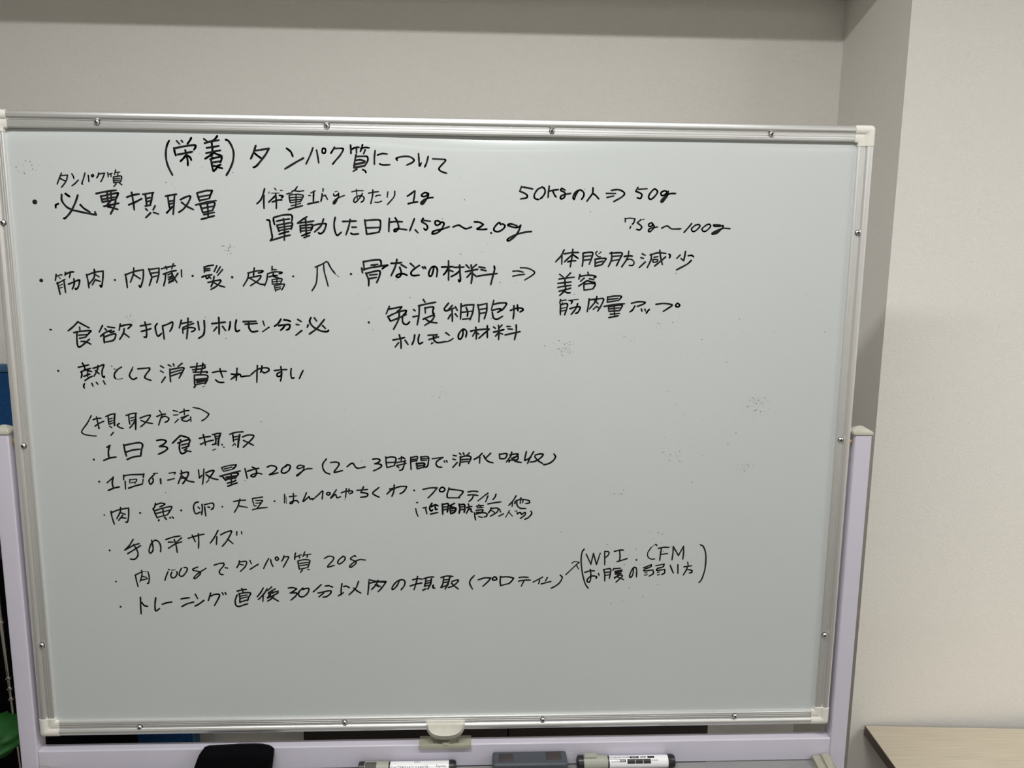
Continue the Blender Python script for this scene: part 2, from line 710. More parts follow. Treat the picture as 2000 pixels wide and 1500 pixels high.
(350,480,6.667,24,"""@20 45,1010 100,1000 165,990
@20 50,1065 120,1035 190,1010
@20 45,1080 50,1140
@20 50,1090 130,1065 205,1075 195,1105 160,1120
@22 115,945 110,1080 98,1212
245,990 260,1095
325,975 330,1080 315,1160 255,1205
425,1015 510,1005 600,995
515,935 520,1040 520,1150
490,1060 450,1110
565,1050 605,1105
665,990 660,1050 645,1100
745,968 730,1050 745,1115 785,1100
835,988 1000,982
860,1022 1015,1010
905,990 910,1070 950,1120 1025,1110
@20 1090,980 1110,1040
@20 1170,1060 1085,1120
1325,955 1290,1010 1240,1050
1365,965 1410,970 1450,985
1295,1040 1370,1030 1440,1030 1430,1080 1395,1098
1375,1040 1355,1070 1320,1100
1545,960 1590,988
1525,1025 1560,1030
1595,1105 1520,1165
1715,935 1700,990 1750,1060 1850,1110 1925,1118 1945,1100
1760,940 1790,980
1890,960 1800,1070 1695,1150
1680,1030 1668,1060
1868,1040 1905,1078""")]),
("two-line item beginning with its own dot in the middle of the board, upper line", [
(690,490,6.667,23,"""@30 202,932
470,722 428,820
465,760 540,745 630,728
630,728 600,770 570,790
450,855 470,890 488,918
455,855 560,805 680,775 685,800 650,835
500,910 600,870 690,828
600,770 590,890 525,1020
640,850 645,930 690,960 735,925
912,635 935,670
850,715 960,690 1075,668
860,715 855,840 832,965
785,765 805,780
778,860 845,845
935,740 938,810
930,745 1040,730 1035,780 1040,815 1055,815
910,890 980,860 1055,840 1020,910 930,970
930,880 1000,925 1090,938
1240,682 1185,755 1220,780 1290,710
1220,780 1310,745
1330,730 1355,775
1285,770 1290,850 1290,920
1268,830 1235,885
1328,820 1355,855
1405,690 1400,790 1395,890
1400,725 1480,705 1570,700
1570,700 1555,800 1520,898
1470,735 1490,800 1485,850
1410,800 1540,785
1425,890 1530,880
1620,700 1640,800 1635,925
1625,710 1740,685
1740,685 1735,790 1705,885
1640,765 1730,750
1645,815 1720,805
1830,645 1800,755
1815,700 1900,680 1990,680 1980,720 1935,775
1805,775 1895,755 1925,770 1880,800
1810,800 1825,870 1870,890 1945,852
@12 1795,878"""),
(880,490,6.667,23,"""780,775 850,750 920,745 945,770 905,795
825,715 825,800 815,885
870,705 875,760 878,780""")]),
("lower line of the two-line item in the middle of the board", [
(690,490,6.667,23,"""518,1160 600,1145 670,1128
600,1095 620,1180 622,1270
590,1195 545,1252
675,1165 712,1218
800,1095 790,1160 765,1220
860,1090 845,1160 860,1210 905,1190
975,1100 1090,1090
1090,1090 1075,1115
985,1155 1110,1120
1045,1110 1050,1160 1100,1195 1200,1180
1205,1065 1250,1098
@18 1300,1140 1255,1170 1205,1185
@12 1025,1190 1015,1215 1045,1195
1430,1035 1425,1100 1400,1145 1370,1140 1375,1080 1430,1020 1475,1050 1465,1125
1530,1045 1600,1030 1770,1015
1595,995 1605,1070 1600,1150
1590,1050 1555,1110
1600,1060 1635,1085
1745,975 1745,1050 1745,1130
1770,1020 1700,1080 1635,1138"""),
(880,490,6.667,23,"""560,990 585,1010
670,965 625,1015
560,1058 640,1040 695,1025
625,970 630,1060 625,1155
625,1065 585,1110
635,1068 680,1085
735,985 780,985
750,1015 805,1020
710,1095 800,1075 905,1052
855,965 855,1050 832,1158""")]),
]
INK += [
("fourth bullet line on the left, ending in hiragana, with one faded stroke", [
(100,690,6.667,21,"""@28 92,228
355,182 430,165 490,150
405,125 430,170 445,215
385,245 450,215 515,195
430,215 480,225 530,240
395,235 400,280 390,320
425,300 475,280 505,270
475,245 475,300
440,355 490,320 535,298
545,195 615,175 685,150 665,220 665,290 690,315 692,298
610,160 600,220 558,298
575,225 625,268
435,395 422,425 432,452
530,392 545,428
590,380 608,402
680,360 703,402
@10 780,165 795,170
@12 815,205 840,208
@20 915,180 860,212
865,210 825,265 825,310 840,330
@9 840,330 880,338 935,325
@16 1062,182 1062,186
1055,205 1020,280 1040,325 1075,340 1115,318
1130,202 1280,190
1280,190 1280,215 1225,290 1225,325 1300,352
1425,165 1465,188
1425,230 1460,250
1485,310 1438,380
1525,150 1560,170
1590,140 1600,165
1705,130 1650,175
1545,205 1548,290 1555,370
1545,215 1640,195 1725,190 1715,230 1665,325
1555,255 1700,215
1560,295 1695,250"""),
(340,690,6.667,21,"""215,182 310,170 405,150
240,215 330,205 400,190 400,165
300,130 290,200 275,250
375,130 370,180 345,265
250,245 340,245 430,240 425,255
265,285 265,350 270,410
265,285 350,280 435,290 430,350 400,400
@30 285,345 425,330
@30 300,375 430,350
285,408 400,385
@24 275,425 262,445
@12 375,435 395,432
500,250 580,235 680,235
598,200 610,250 635,315
540,345 570,370 610,380 650,378
820,195 815,270 810,355
745,270 790,275 835,265
835,265 790,300 740,340
775,320 830,280 860,275 875,305 920,298 990,292
1005,275 1080,215 1160,190 1225,195 1235,225 1180,255 1150,240
1085,160 1080,260 1078,380
1145,165 1140,215 1125,250
1305,225 1390,215 1470,212
1390,175 1400,230 1400,300 1385,362
1395,240 1345,265 1345,300 1385,295 1400,260
1525,200 1520,260 1530,320 1565,318
1680,225 1655,275 1632,328""")]),
("bracketed heading line in the middle of the left side, thin black marker", [
(100,690,6.667,19,"""@18 522,812 470,910 400,1010 420,1050 500,1070 588,1078
545,865 590,850 650,845
590,825 605,900 625,980
570,950 620,915 685,885
@24 620,975 625,970
710,825 765,800 830,785
740,820 745,870 752,925
@24 828,795 822,870 825,940
760,855 795,845
765,890 800,875
755,925 805,905
760,950 790,968
885,915 860,935 890,965 938,980
810,1030 778,1068
975,810 1050,785 1115,780
1010,810 1015,870 1025,925
@24 1100,800 1100,900 1100,990
1035,845 1090,830
1040,880 1085,865
1025,970 1060,930 1090,880
1155,845 1220,820 1290,805 1270,850 1220,910 1165,958
1170,875 1240,900 1320,915
1410,745 1440,790
1375,825 1430,800 1490,790
1445,800 1420,870 1400,935
1435,840 1480,820 1530,845 1520,880 1480,900
1590,745 1645,758
1595,805 1650,800
1655,860 1610,905
1670,775 1740,750 1795,745
1730,725 1735,800
1690,840 1750,820 1790,805
1760,820 1700,865 1760,885 1800,865
1815,830 1820,888"""),
(340,690,6.667,18,"""248,705 340,725 440,780 450,800 410,850 358,880""")]),
("short line below the bracketed heading, starting with the number one", [
(100,690,6.667,23,"""@28 555,1385
765,1200 725,1225
760,1205 745,1280 750,1350
685,1395 760,1365 845,1350
945,1190 960,1270 980,1340
950,1200 1060,1175 1150,1165 1190,1190 1175,1270 1165,1340
980,1285 1060,1260 1160,1248
990,1382 1070,1350 1165,1338
1375,1135 1440,1125 1495,1140 1470,1180 1410,1215
1410,1215 1480,1215 1515,1240 1470,1280 1395,1315
1580,1170 1640,1110 1685,1070
1685,1072 1740,1085 1795,1105
1680,1125 1700,1150
1650,1170 1730,1140 1805,1125 1790,1190
1675,1170 1670,1240 1690,1300 1730,1300 1770,1265
1700,1195 1780,1175
1705,1235 1785,1210 1790,1190
1735,1260 1765,1240
1760,1268 1820,1280"""),
(340,690,6.667,21,"""330,1108 400,1092 475,1082
380,1060 395,1120 410,1198
345,1185 430,1150 515,1130
500,1060 560,1045 610,1042
530,1060 545,1140 535,1180
@24 600,1060 580,1130 575,1200
545,1085 585,1075
550,1115 580,1105
500,1190 550,1180
@24 625,1190
@14 640,1222 658,1222
@14 505,1262 545,1245
725,1055 800,1030 900,1022
765,1060 770,1100 775,1150
@26 855,1060 840,1140 832,1222
790,1090 830,1080
795,1125 830,1115
@14 760,1205 790,1175 800,1200
890,1090 960,1065 1035,1070 1020,1110 960,1170 900,1225
905,1135 970,1165 1035,1200""")]),
("long line about the amount absorbed, with a bracketed duration, crossing the middle of the board", [
(180,850,6.667,22,"""@28 92,605
@18 195,620 240,580 280,545
275,545 262,620 275,680
210,720 280,690 355,672
@20 410,520 410,580
@20 430,600 435,700
@20 410,530 500,515 675,510
@24 672,505 665,550
@18 665,575 655,640
475,690 560,660 655,635
@16 490,575 490,625
@16 495,580 580,575 555,630
@16 510,620 550,610
@20 800,500 850,495
@20 810,510 770,550 740,590 760,640 795,600 790,560
@24 890,570 895,630
@16 1000,495 1080,485 1070,510
@22 985,585 1070,565
@20 1160,460 1165,510 1120,630
1150,500 1245,480 1250,530
1245,530 1210,590 1180,630
1160,560 1240,550
1170,530 1240,590 1325,610
@18 1385,450 1395,540 1400,555 1430,520
@20 1455,440 1450,540 1438,640
1480,490 1540,465 1585,462 1560,510 1520,560
@16 1520,580 1485,620
1485,515 1560,560 1640,578
@18 1685,425 1710,470
@18 1690,420 1780,395 1875,385
1875,385 1860,415 1830,440
@18 1720,440 1820,415
@18 1715,470 1820,445
1665,535 1790,500 1930,465
1690,530 1720,565 1740,590
1700,525 1800,500 1900,495 1880,540
@30 1745,550 1870,530
@26 1750,575 1870,555
1810,510 1815,640
1760,625 1850,600 1870,585
1765,665 1830,640 1890,620"""),
(420,850,6.667,21,"""390,435 405,500 420,562
420,470 500,445 570,430
485,415 530,440 540,500 510,540 470,535 480,515 550,495 610,505
680,415 730,395 790,410 800,440 750,490 710,515 820,490
930,400 880,430 865,480 900,495 960,460 980,400 940,385 920,400
@18 1150,400 1100,390 1065,420 1090,435 1150,415
@18 1160,400 1150,450 1080,525 1065,520 1120,480 1190,440 1265,435
1450,310 1405,370 1405,430 1440,485 1495,505
1505,355 1580,350 1615,370 1600,410 1550,480 1600,475 1660,460
1720,410 1770,370 1800,370 1830,415 1870,430 1955,412
@10 1910,340"""),
(620,860,6.667,21,"""720,245 780,240 815,260 790,290 745,305
745,305 810,310 838,330 800,365 730,398
890,215 895,290 905,355
895,230 960,215 1020,230 1015,280 1000,330
905,290 1010,285
905,355 1000,330
1060,240 1110,225 1140,240
1095,210 1090,270
1025,290 1150,270
1140,260 1125,330 1105,380 1070,390
1030,330 1155,300
1040,340 1060,355
1215,220 1215,300 1220,380
1215,225 1300,212 1290,270
1225,250 1280,245
1225,275 1285,265
1345,215 1350,260
1350,215 1440,215 1445,280 1430,340 1400,350
1350,240 1430,235
1350,262 1420,258
@26 1290,300 1300,370
@26 1290,305 1390,300 1380,355
@24 1310,335 1380,325
@24 1310,368 1380,350
1495,240 1635,222
1635,222 1560,270 1545,310 1570,345 1620,350
1650,270 1658,285
1680,265 1690,285"""),
(830,850,6.667,22,"""370,262 410,270
365,310 400,320
420,355 362,420
450,235 470,255
500,230 510,255
580,230 545,260
460,280 460,340 450,400
465,285 540,270 595,280 590,320 565,370
475,320 570,310
480,350 560,340
640,315 700,280 745,235
715,290 710,365
855,235 790,300
765,265 790,310 830,345 885,358
970,245 975,305
975,250 1065,240 1045,300 980,305
1130,220 1120,265 1060,350
1105,255 1215,245 1160,300
1150,290 1210,275 1200,320 1110,325 1095,350
1130,300 1180,340 1255,355
1320,215 1300,310 1310,325 1380,285
1415,215 1370,290 1335,370
1435,260 1490,245 1540,250 1500,300 1430,340 1370,350
1430,280 1470,330 1535,370
1680,245 1700,280 1670,330 1610,370 1545,385""")]),
("food list line of single kanji separated by dots, below the long absorption line", [
(180,850,6.667,20,"""@22 158,1040
245,990 260,1070 290,1160
245,1010 350,970 475,948
475,948 475,1050 460,1130 435,1130
370,940 365,1000 320,1090
375,1010 435,1030
400,1040 345,1110
390,1075 440,1080
@28 625,1012
825,885 815,930 790,965
830,905 890,885 940,890 940,905 880,935
800,965 820,1020 850,1080
810,985 920,950 1035,930 1010,990 980,1035
830,1020 1010,975
850,1070 985,1035
920,955 930,1045
@26 870,1105 865,1115
@26 945,1070 965,1095
@26 1015,1075
@24 1045,1065 1058,1080
@28 1160,980
1385,870 1345,880 1320,930 1345,1020 1410,1000
1380,935 1400,955
1430,900 1435,960 1425,1035
1465,930 1470,980 1480,1050
1460,905 1570,885 1580,940 1550,970
@26 1510,935 1530,940
@24 1695,932"""),
(420,850,6.667,19,"""240,865 320,850 400,845
325,830 300,920 252,1005
300,920 420,940
485,825 550,815 620,805
@18 490,830 490,870
@16 530,850 620,850 590,880 530,885
@14 500,870 510,920 540,915
@20 600,885 540,960
490,970 580,950 680,940
@26 775,860
905,770 905,880
@10 925,800 930,890
970,800 1060,790
1020,760 1020,850 1000,890 975,885 1000,865 1060,850 1090,880
1190,750 1170,800 1145,865 1200,820 1225,800 1235,830 1270,825
1270,840 1340,780 1400,725 1400,780 1395,830
1475,745 1455,755 1460,775 1485,778 1500,755 1475,745
1580,710 1540,770 1505,820 1560,775 1575,780 1590,815 1635,800
1645,750 1700,730 1780,725 1790,745 1750,765
1710,695 1700,810
1745,700 1740,750
@14 1692,835"""),
(620,860,6.667,21,"""515,652 650,640
600,605 565,680
565,680 620,685 655,700 640,730 560,742
800,615 720,685 760,720 805,740
940,635 1000,620
1000,580 995,660 970,730
905,700 960,650 1060,605 1140,600 1160,610 1120,670 1075,695
@28 1260,652
1375,638 1470,620 1560,618
1560,618 1500,690 1440,750
1625,610 1590,640 1600,668 1640,665 1660,635 1625,610
1715,620 1690,700 1690,745
1720,635 1800,645 1890,660 1890,685 1840,740
1700,748 1855,748"""),
(830,850,6.667,20,"""560,738 630,728 690,735
560,780 620,775 690,785
630,790 610,830 570,865
820,755 770,790
760,800 690,855
820,790 790,868
925,765 915,800 885,838
820,895 900,880 990,868""")]),
("small bracketed two-word note squeezed under the food list at its right end", [
(620,860,6.667,24,"""@24 1310,795 1285,825
@18 1280,890 1290,940 1310,990
@20 1375,880 1420,870
1405,875 1425,955
1490,820 1460,880 1480,920 1500,905
1480,865 1530,840 1570,852
1530,850 1540,900 1560,895
1475,960 1565,940
1625,830 1630,900 1632,965
1630,835 1700,825 1700,880 1690,935
1640,870 1690,865
1640,905 1690,895
1720,850 1740,870
1785,820 1730,855 1800,880
1725,885 1735,955
1735,890 1800,885 1790,930 1740,955
1740,920 1790,910
1845,830 1855,890 1845,950
1850,840 1910,835 1920,880 1910,940
1860,870 1900,865
1855,900 1910,900
1965,830 1975,860
1945,875 2010,860
1980,870 1940,950"""),
(830,850,6.667,20,"""560,975 600,960 600,990 620,1000
670,925 730,915 760,915
@18 700,905 740,945
@18 680,945 760,940
@20 665,980 750,970 740,1000 670,1005
645,1010 650,1060 660,1105
650,1030 750,1010 805,1020 800,1055 770,1065
@20 700,1060 745,1070
860,945 850,980 825,1015
860,955 945,950 940,1000 850,1055
860,975 905,1005
970,960 985,1000
1020,1025 960,1055
@16 1100,980 1050,1070
@16 1090,1000 1140,1055
@14 1170,990 1200,985
@14 1195,1000 1205,1010
@20 1200,1025 1240,1005 1260,1030 1300,1005 1305,1035 1240,1085
1380,990 1390,1020 1350,1070 1300,1095
1185,790 1150,850 1090,915
1140,870 1135,925
1170,890 1180,860 1250,835 1350,850 1360,880 1310,890
1250,815 1240,890
1195,850 1200,910 1240,950 1315,955
1280,840 1270,880""")]),
("short line with a kanji for hand near the lower left", [
(200,1010,6.667,20,"""@28 95,433
400,290 350,370 290,430
290,430 400,370 480,345
330,475 420,420 500,370
405,355 440,410 465,480 440,535 400,550 365,545
640,300 660,390 655,440 625,470 608,430 640,340 690,300 740,330 760,390 758,450
825,292 920,260 1015,245
860,325 920,325
1030,270 960,330
860,405 950,350 1035,320
935,290 960,370 975,462
1120,275 1220,245 1325,220
1170,235 1210,320
1250,215 1255,310 1252,405
1505,175 1460,260 1405,338
1490,255 1485,355
1540,230 1610,195 1680,180 1670,220 1620,310 1560,382
1630,285 1700,345
1750,190 1750,235
1812,190 1815,220""")]),
("second line from the bottom with a gram amount, lower left", [
(200,1010,6.667,19,"""@24 178,838
430,755 445,830 465,905
425,755 510,715
@10 520,710 590,710
595,715 610,780 605,850 585,865
512,695 515,760 490,840
520,770 575,785
510,820 590,800
860,680 875,685
855,710 830,770 815,822
@12 900,690 950,685
905,715 890,760 910,790 950,780 975,730 965,710
1030,665 1000,730 1010,765 1050,765 1100,700 1100,660 1060,655
1240,650 1180,675 1190,695 1260,710 1275,740 1210,800 1195,785 1250,730 1350,665
1455,625 1520,605 1580,598
1580,598 1580,630 1525,700 1535,740 1575,750
1600,655 1605,665
1622,658 1630,665"""),
(440,1030,6.667,19,"""185,435 175,480 150,525
190,450 275,445 260,510 195,575
190,480 235,490
320,430 340,475
430,480 380,510 320,548
565,405 530,470 500,535
590,420 600,465 622,510
670,385 650,405 670,430 695,410 670,385
765,370 755,405 735,440
765,385 825,385 800,440 755,520
915,335 905,380 905,420
920,385 990,355
960,375 970,400
1035,320 1010,380
1030,360 1115,348
1070,360 1065,390
945,440 955,500 965,545
950,435 1030,420 1100,430 1090,480 1075,520
965,470 1085,455
970,500 1070,485
970,545 1080,520
1005,555 980,585
1075,545 1095,552
1290,405 1350,375 1410,390 1400,430 1330,515 1420,495
1530,380 1480,420 1465,465 1495,475 1550,430 1560,390 1530,375
1700,380 1680,370 1630,410 1690,440 1700,470 1640,518 1620,505 1680,450 1750,420 1825,425""")]),
("bottommost long line ending in a bracketed katakana word and an arrow", [
(200,1010,6.667,22,"""@28 237,1167
495,1045 498,1150 505,1260
510,1110 545,1150 590,1162
695,1050 685,1140 695,1220 745,1190
780,1135 840,1115 905,1105
1025,1065 1080,1055 1135,1050
1035,1165 1100,1130 1190,1105
1210,1005 1240,1060
1320,1085 1260,1130 1205,1158
1410,990 1380,1085
1405,1030 1470,1005 1525,1010 1510,1060 1460,1150
1560,985 1575,1010
1600,985 1610,1005"""),
(440,1030,6.667,21,"""155,830 215,815 275,808
215,795 235,850
180,860 190,920 190,980
180,865 260,850 330,855 310,900 290,955
195,895 285,880
200,925 290,905
190,975 300,940
155,880 130,950 140,1015 180,1030 240,1010 295,995
495,790 460,850 415,905
545,800 500,870 430,940
495,870 490,965
605,775 550,825
650,800 560,860 690,830
610,820 620,860
590,870 550,920 640,880 690,850
640,880 600,930 550,960
570,880 640,930 695,962
820,790 880,785 930,800
930,800 890,830 845,855
845,855 930,855 920,890 855,948
1010,790 960,840 960,890 1010,905 1070,860 1090,800 1050,795 1010,810
1250,745 1190,800 1145,840
1300,765 1350,760 1398,778
1210,855 1280,840 1370,825 1370,860 1320,900 1270,910
1280,855 1220,905
1520,735 1510,800 1510,880
1475,890 1540,850
1540,770 1580,765 1615,785
1735,705 1700,790 1610,880
1670,790 1720,830 1765,855
1870,705 1865,790 1855,875
1870,730 1960,710 2090,715
1990,690 1960,750 1905,810
1975,745 2025,775"""),
(730,1020,6.667,21,"""-60,750 50,770 150,770 150,790 100,860 55,905
20,810 60,840
330,770 300,830 250,875 240,850 290,780 350,750 400,760 400,820 355,880
505,750 570,735 630,740
570,705 555,780 525,878
475,830 550,805 630,790
650,735 720,715 780,712
680,740 670,800 660,835
@24 750,735 740,800 705,870
690,765 735,760
690,795 730,785
660,835 710,820
@24 640,885 680,865
@24 775,820 770,850 795,858
875,720 950,700 1030,705
910,720 900,800 875,845
@24 990,720 970,790 930,870
920,750 985,745
915,785 975,775
875,850 970,815
1020,770 1095,750 1090,780 1030,830 970,850
1010,790 1050,830 1100,868
1308,695 1260,750 1250,800 1285,870
1360,750 1440,725 1525,725
1525,725 1490,770 1420,835
1570,712 1545,735 1560,755 1600,745 1595,720 1570,712
1650,705 1645,770 1650,820
1650,715 1740,710 1820,725
1820,725 1800,760 1760,800
1650,825 1770,795"""),
(1000,1030,5,15,"""70,490 110,485 160,488
65,525 120,515 180,515
115,525 90,575
300,485 205,535
270,515 260,550
345,490 325,525
285,552 380,528
470,465 490,490 465,540 420,575 380,595
@12 525,462 590,400 655,340
@11 585,350 610,335 655,340 640,355
@11 630,370 650,408""")]),
("tall bracketed two-line note with latin capitals at the lower right", [
(1000,1030,5,15,"""705,212 682,250 675,340 690,460 715,550 745,595
725,262 770,360
770,360 795,255
795,255 825,362
825,362 862,252
905,240 905,365
@14 905,235 945,240 940,270 905,300
1000,235 1050,222 1090,222
1050,225 1055,280 1050,325
1025,335 1075,320 1125,305
@20 1215,318
@16 1405,168 1415,178
@7 1400,165 1360,195
@12 1360,195 1325,250 1330,290 1360,310 1395,308
1430,205 1480,195 1535,195
1460,200 1450,260 1442,322
1450,265 1520,255
1575,188 1572,250 1562,318
1575,188 1625,275
1625,275 1675,185
1675,185 1675,250 1668,312
1840,170 1870,190 1893,270 1885,400 1855,500 1825,540
710,440 760,425 805,425
765,410 770,470 760,530 735,530 740,500 780,475 825,480 820,500
845,450 850,470
895,410 905,460 905,525
895,412 960,405 960,450 950,500
905,440 955,435
905,470 955,462
1000,400 985,420
990,405 1060,398
1005,430 1075,415
@20 1010,440 1070,430
@20 1010,455 1065,450
1040,460 1000,500
1000,490 1060,465 1075,480 1015,535
1020,480 1090,510
1185,395 1180,460 1155,490 1150,465 1180,400 1215,400 1215,485
1285,395 1360,365
1360,365 1355,385 1300,405
1300,405 1290,425 1375,415
1375,415 1380,450 1340,475
@12 1295,445 1320,440
@12 1295,468 1320,460
1405,375 1485,358
1485,358 1475,385 1420,400
1420,400 1415,420 1490,410
1490,410 1490,445 1460,460
@12 1420,440 1440,435
@12 1420,465 1440,460
1545,370 1560,410 1575,445
1620,365 1620,450
1715,340 1720,370
1680,385 1755,375
1715,380 1700,420 1672,465
1710,410 1755,420 1755,440 1730,445""")]),
]
# faint leftover specks and smears of old ink: (x, y, spread, count) in photo pixels
SPECKS = [(60,325,28,22),(448,488,16,26),(400,350,70,12),(1100,680,22,60),(1480,790,28,50),
(1215,668,30,8),(1300,630,60,16),(1310,890,25,18),(1455,912,16,30),(1210,965,14,12),(1220,1100,110,40),
(860,765,20,10),(1330,860,90,26),(1180,480,200,14),(960,520,160,18),(250,620,14,10),(620,560,300,20),
(500,780,300,14),(1400,700,150,26),(1290,1050,40,10),(1645,830,10,10),(728,644,1,3),(420,640,40,14),(800,430,260,16)]

# ---------------------------------------------------------------- the room
YP, XP, YB = 0.35, 0.8188, 0.620           # face of the column, its left side, alcove back wall
XL, XR, YR = -2.6, 3.3, -6.0
BEAM, YBM = Z0+0.800, YP
struct(box('floor', (XL-.1, YR-.1, -0.1), (XR+.1, 1.0, 0.0), 'floor'))
struct(box('ceiling', (XL-.1, YR-.1, CEIL), (XR+.1, 1.0, CEIL+.1), 'ceiling'))
struct(box('wall_back', (XL-.1, YB, 0), (XP, YB+.2, CEIL), 'wallpaper'))
struct(box('wall_column', (XP, YP, 0), (XR+.1, YB+.2, CEIL), 'wallpaper'))
struct(box('wall_left', (XL-.1, YR, 0), (XL, YB, CEIL), 'wallpaper'))
struct(box('wall_right', (XR, YR, 0), (XR+.1, YP, CEIL), 'wallpaper'))
struct(box('wall_rear', (XL-.1, YR-.1, 0), (XR+.1, YR, CEIL), 'wallpaper'))
struct(box('ceiling_beam', (XL, YBM, BEAM), (XP, YB, CEIL), 'wallpaper'))

# ceiling fixtures, all behind or above the camera
LAMP_LABELS = ['slim ceiling light above and in front of the whiteboard', 'slim ceiling light in front of the column wall', 'ceiling light of the middle row on the left',
               'ceiling light of the middle row on the right', 'ceiling light of the rear row on the left',
               'ceiling light of the rear row on the right']
for i, (x, y, L, W, P) in enumerate(LIGHTS):
    t = empty('ceiling_light', (x, y, CEIL), LAMP_LABELS[i], 'ceiling light', 'ceiling lights of the room')
    box('housing', (x-L/2-.02, y-W/2-.02, CEIL-.045), (x+L/2+.02, y+W/2+.02, CEIL), 'fixture', t, .004)
    e = mat('lit_diffuser', (0.9, 0.9, 0.9), 0.5, emit=((1.0, 1.0, 0.985), P/(L*W*math.pi)*1.0))
    zz = CEIL-.0465
    pyd('diffuser', [(x-L/2, y-W/2, zz), (x-L/2, y+W/2, zz), (x+L/2, y+W/2, zz), (x+L/2, y-W/2, zz)], [(0, 1, 2, 3)], e, t)

# ---------------------------------------------------------------- the whiteboard on its stand
WB = empty('whiteboard', (0, 0, 0), 'large mobile whiteboard covered in black handwriting, aluminium frame on a lavender stand', 'whiteboard')
HW, HH = 0.6, 0.45
PY = 0.0055                                 # depth of the writing surface behind the face of the frame
def bz(z): return z+Z0
# the sheet rolls back slightly, and unevenly, along its upper edge
xs = [-HW+.012+(2*HW-.024)*i/120 for i in range(121)]
zs = [-HH+.012, 0.0, HH-.045] + [HH-.045+.002*i for i in range(1, 17)] + [HH-.012]
def roll(x, z):
    t = max(0.0, z-(HH-.040)+.004*math.sin(9*x+1))
    return (5.5+2.2*math.sin(7.3*x+.6)+1.4*math.sin(17*x))*t*t
vs = [(x, PY+roll(x, z), bz(z)) for z in zs for x in xs]; n = len(xs); m0 = len(vs)
fs = [(r*n+k, r*n+k+1, (r+1)*n+k+1, (r+1)*n+k) for r in range(len(zs)-1) for k in range(n-1)]
vs += [(xs[0], .018, bz(zs[0])), (xs[-1], .018, bz(zs[0])), (xs[-1], .018, bz(zs[-1])), (xs[0], .018, bz(zs[-1]))]
T = len(zs)-1
fs += [(m0, m0+1, m0+2, m0+3), tuple(range(n)) + (m0+1, m0), tuple(T*n+k for k in range(n)) + (m0+2, m0+3),
       tuple(r*n for r in range(T+1)) + (m0+3, m0), tuple(r*n+n-1 for r in range(T+1)) + (m0+2, m0+1)]
panel = pyd('panel', vs, fs, 'panel', WB, True, 40)
tag(panel, 'glossy pale grey-green writing surface')
# rail profile: (distance in from the outer edge, y); the front is towards -y
PROF = [(0.0, 0.020), (0.0, 0.0035), (0.0008, 0.0012), (0.0030, -0.0002), (0.0060, -0.0008), (0.0090, -0.0002),
        (0.0106, 0.0012), (0.0112, 0.0030), (0.0122, 0.0030), (0.0128, 0.0016), (0.0150, 0.0014), (0.0154, 0.0020),
        (0.0160, 0.0014), (0.0180, 0.0013), (0.0184, 0.0019), (0.0190, 0.0013), (0.0206, 0.0012), (0.0220, 0.0020),
        (0.0224, 0.0032), (0.0224, 0.0060), (0.0224, 0.020)]
def sweep(name, side, m, prof=PROF, a0=-1.0, a1=1.0, cut=0.024):
    vs, fs = [], []
    n = len(prof)
    for s in (0, 1):
        for d, y in prof:
            if side in ('top', 'bottom'):
                x = (-HW+cut) if s == 0 else (HW-cut)
                z = (HH-d) if side == 'top' else (-HH+d)
            else:
                z = (-HH+cut) if s == 0 else (HH-cut)
                x = (-HW+d) if side == 'left' else (HW-d)
            vs.append((x, y, bz(z)))
    for i in range(n-1): fs.append((i, i+1, n+i+1, n+i))
    fs.append((0, n-1, 2*n-1, n)); fs.append(tuple(range(n))); fs.append(tuple(range(n, 2*n)))
    return pyd(name, vs, fs, m, WB, smooth=True, angle=35)
rails = {s: sweep('frame_rail', s, 'alu') for s in ('top', 'bottom', 'left', 'right')}
CPROF = [(-0.0006, 0.0206), (-0.0006, 0.0030), (0.0004, 0.0004), (0.0025, -0.0010), (0.0060, -0.0017), (0.0096, -0.0010),
         (0.0120, 0.0010), (0.0150, 0.0004), (0.0205, 0.0002), (0.0226, 0.0010), (0.0232, 0.0030), (0.0232, 0.0206)]
def corner(sx, sz):
    arm, vs, fs = 0.0275, [], []
    path_n = 8
    for d, y in CPROF:
        r = max(0.0006, 0.0055-d) if d < 0.0055 else (0.0025 if d < .018 else 0.0022)
        pts = [(arm, d)]                    # local frame: (u, v) measured inwards from the outer corner
        for k in range(path_n-2+1):
            t = math.pi/2*k/(path_n-2)
            pts.append((d+r-r*math.sin(t), d+r-r*math.cos(t)))
        pts.append((d, arm))
        for u, v in pts: vs.append((sx*(HW-u), y, bz(sz*(HH-v))))
    n = path_n+1
    for i in range(len(CPROF)-1):
        for k in range(n-1):
            fs.append((i*n+k, i*n+k+1, (i+1)*n+k+1, (i+1)*n+k))
    L = len(CPROF)
    fs.append(tuple(i*n for i in range(L))); fs.append(tuple(i*n+n-1 for i in range(L)))
    for k in range(n-1): fs.append((k, k+1, (L-1)*n+k+1, (L-1)*n+k))
    return pyd('corner_cap', vs, fs, 'cap', WB, smooth=True, angle=45)
for sx in (-1, 1):
    for sz in (-1, 1): corner(sx, sz)
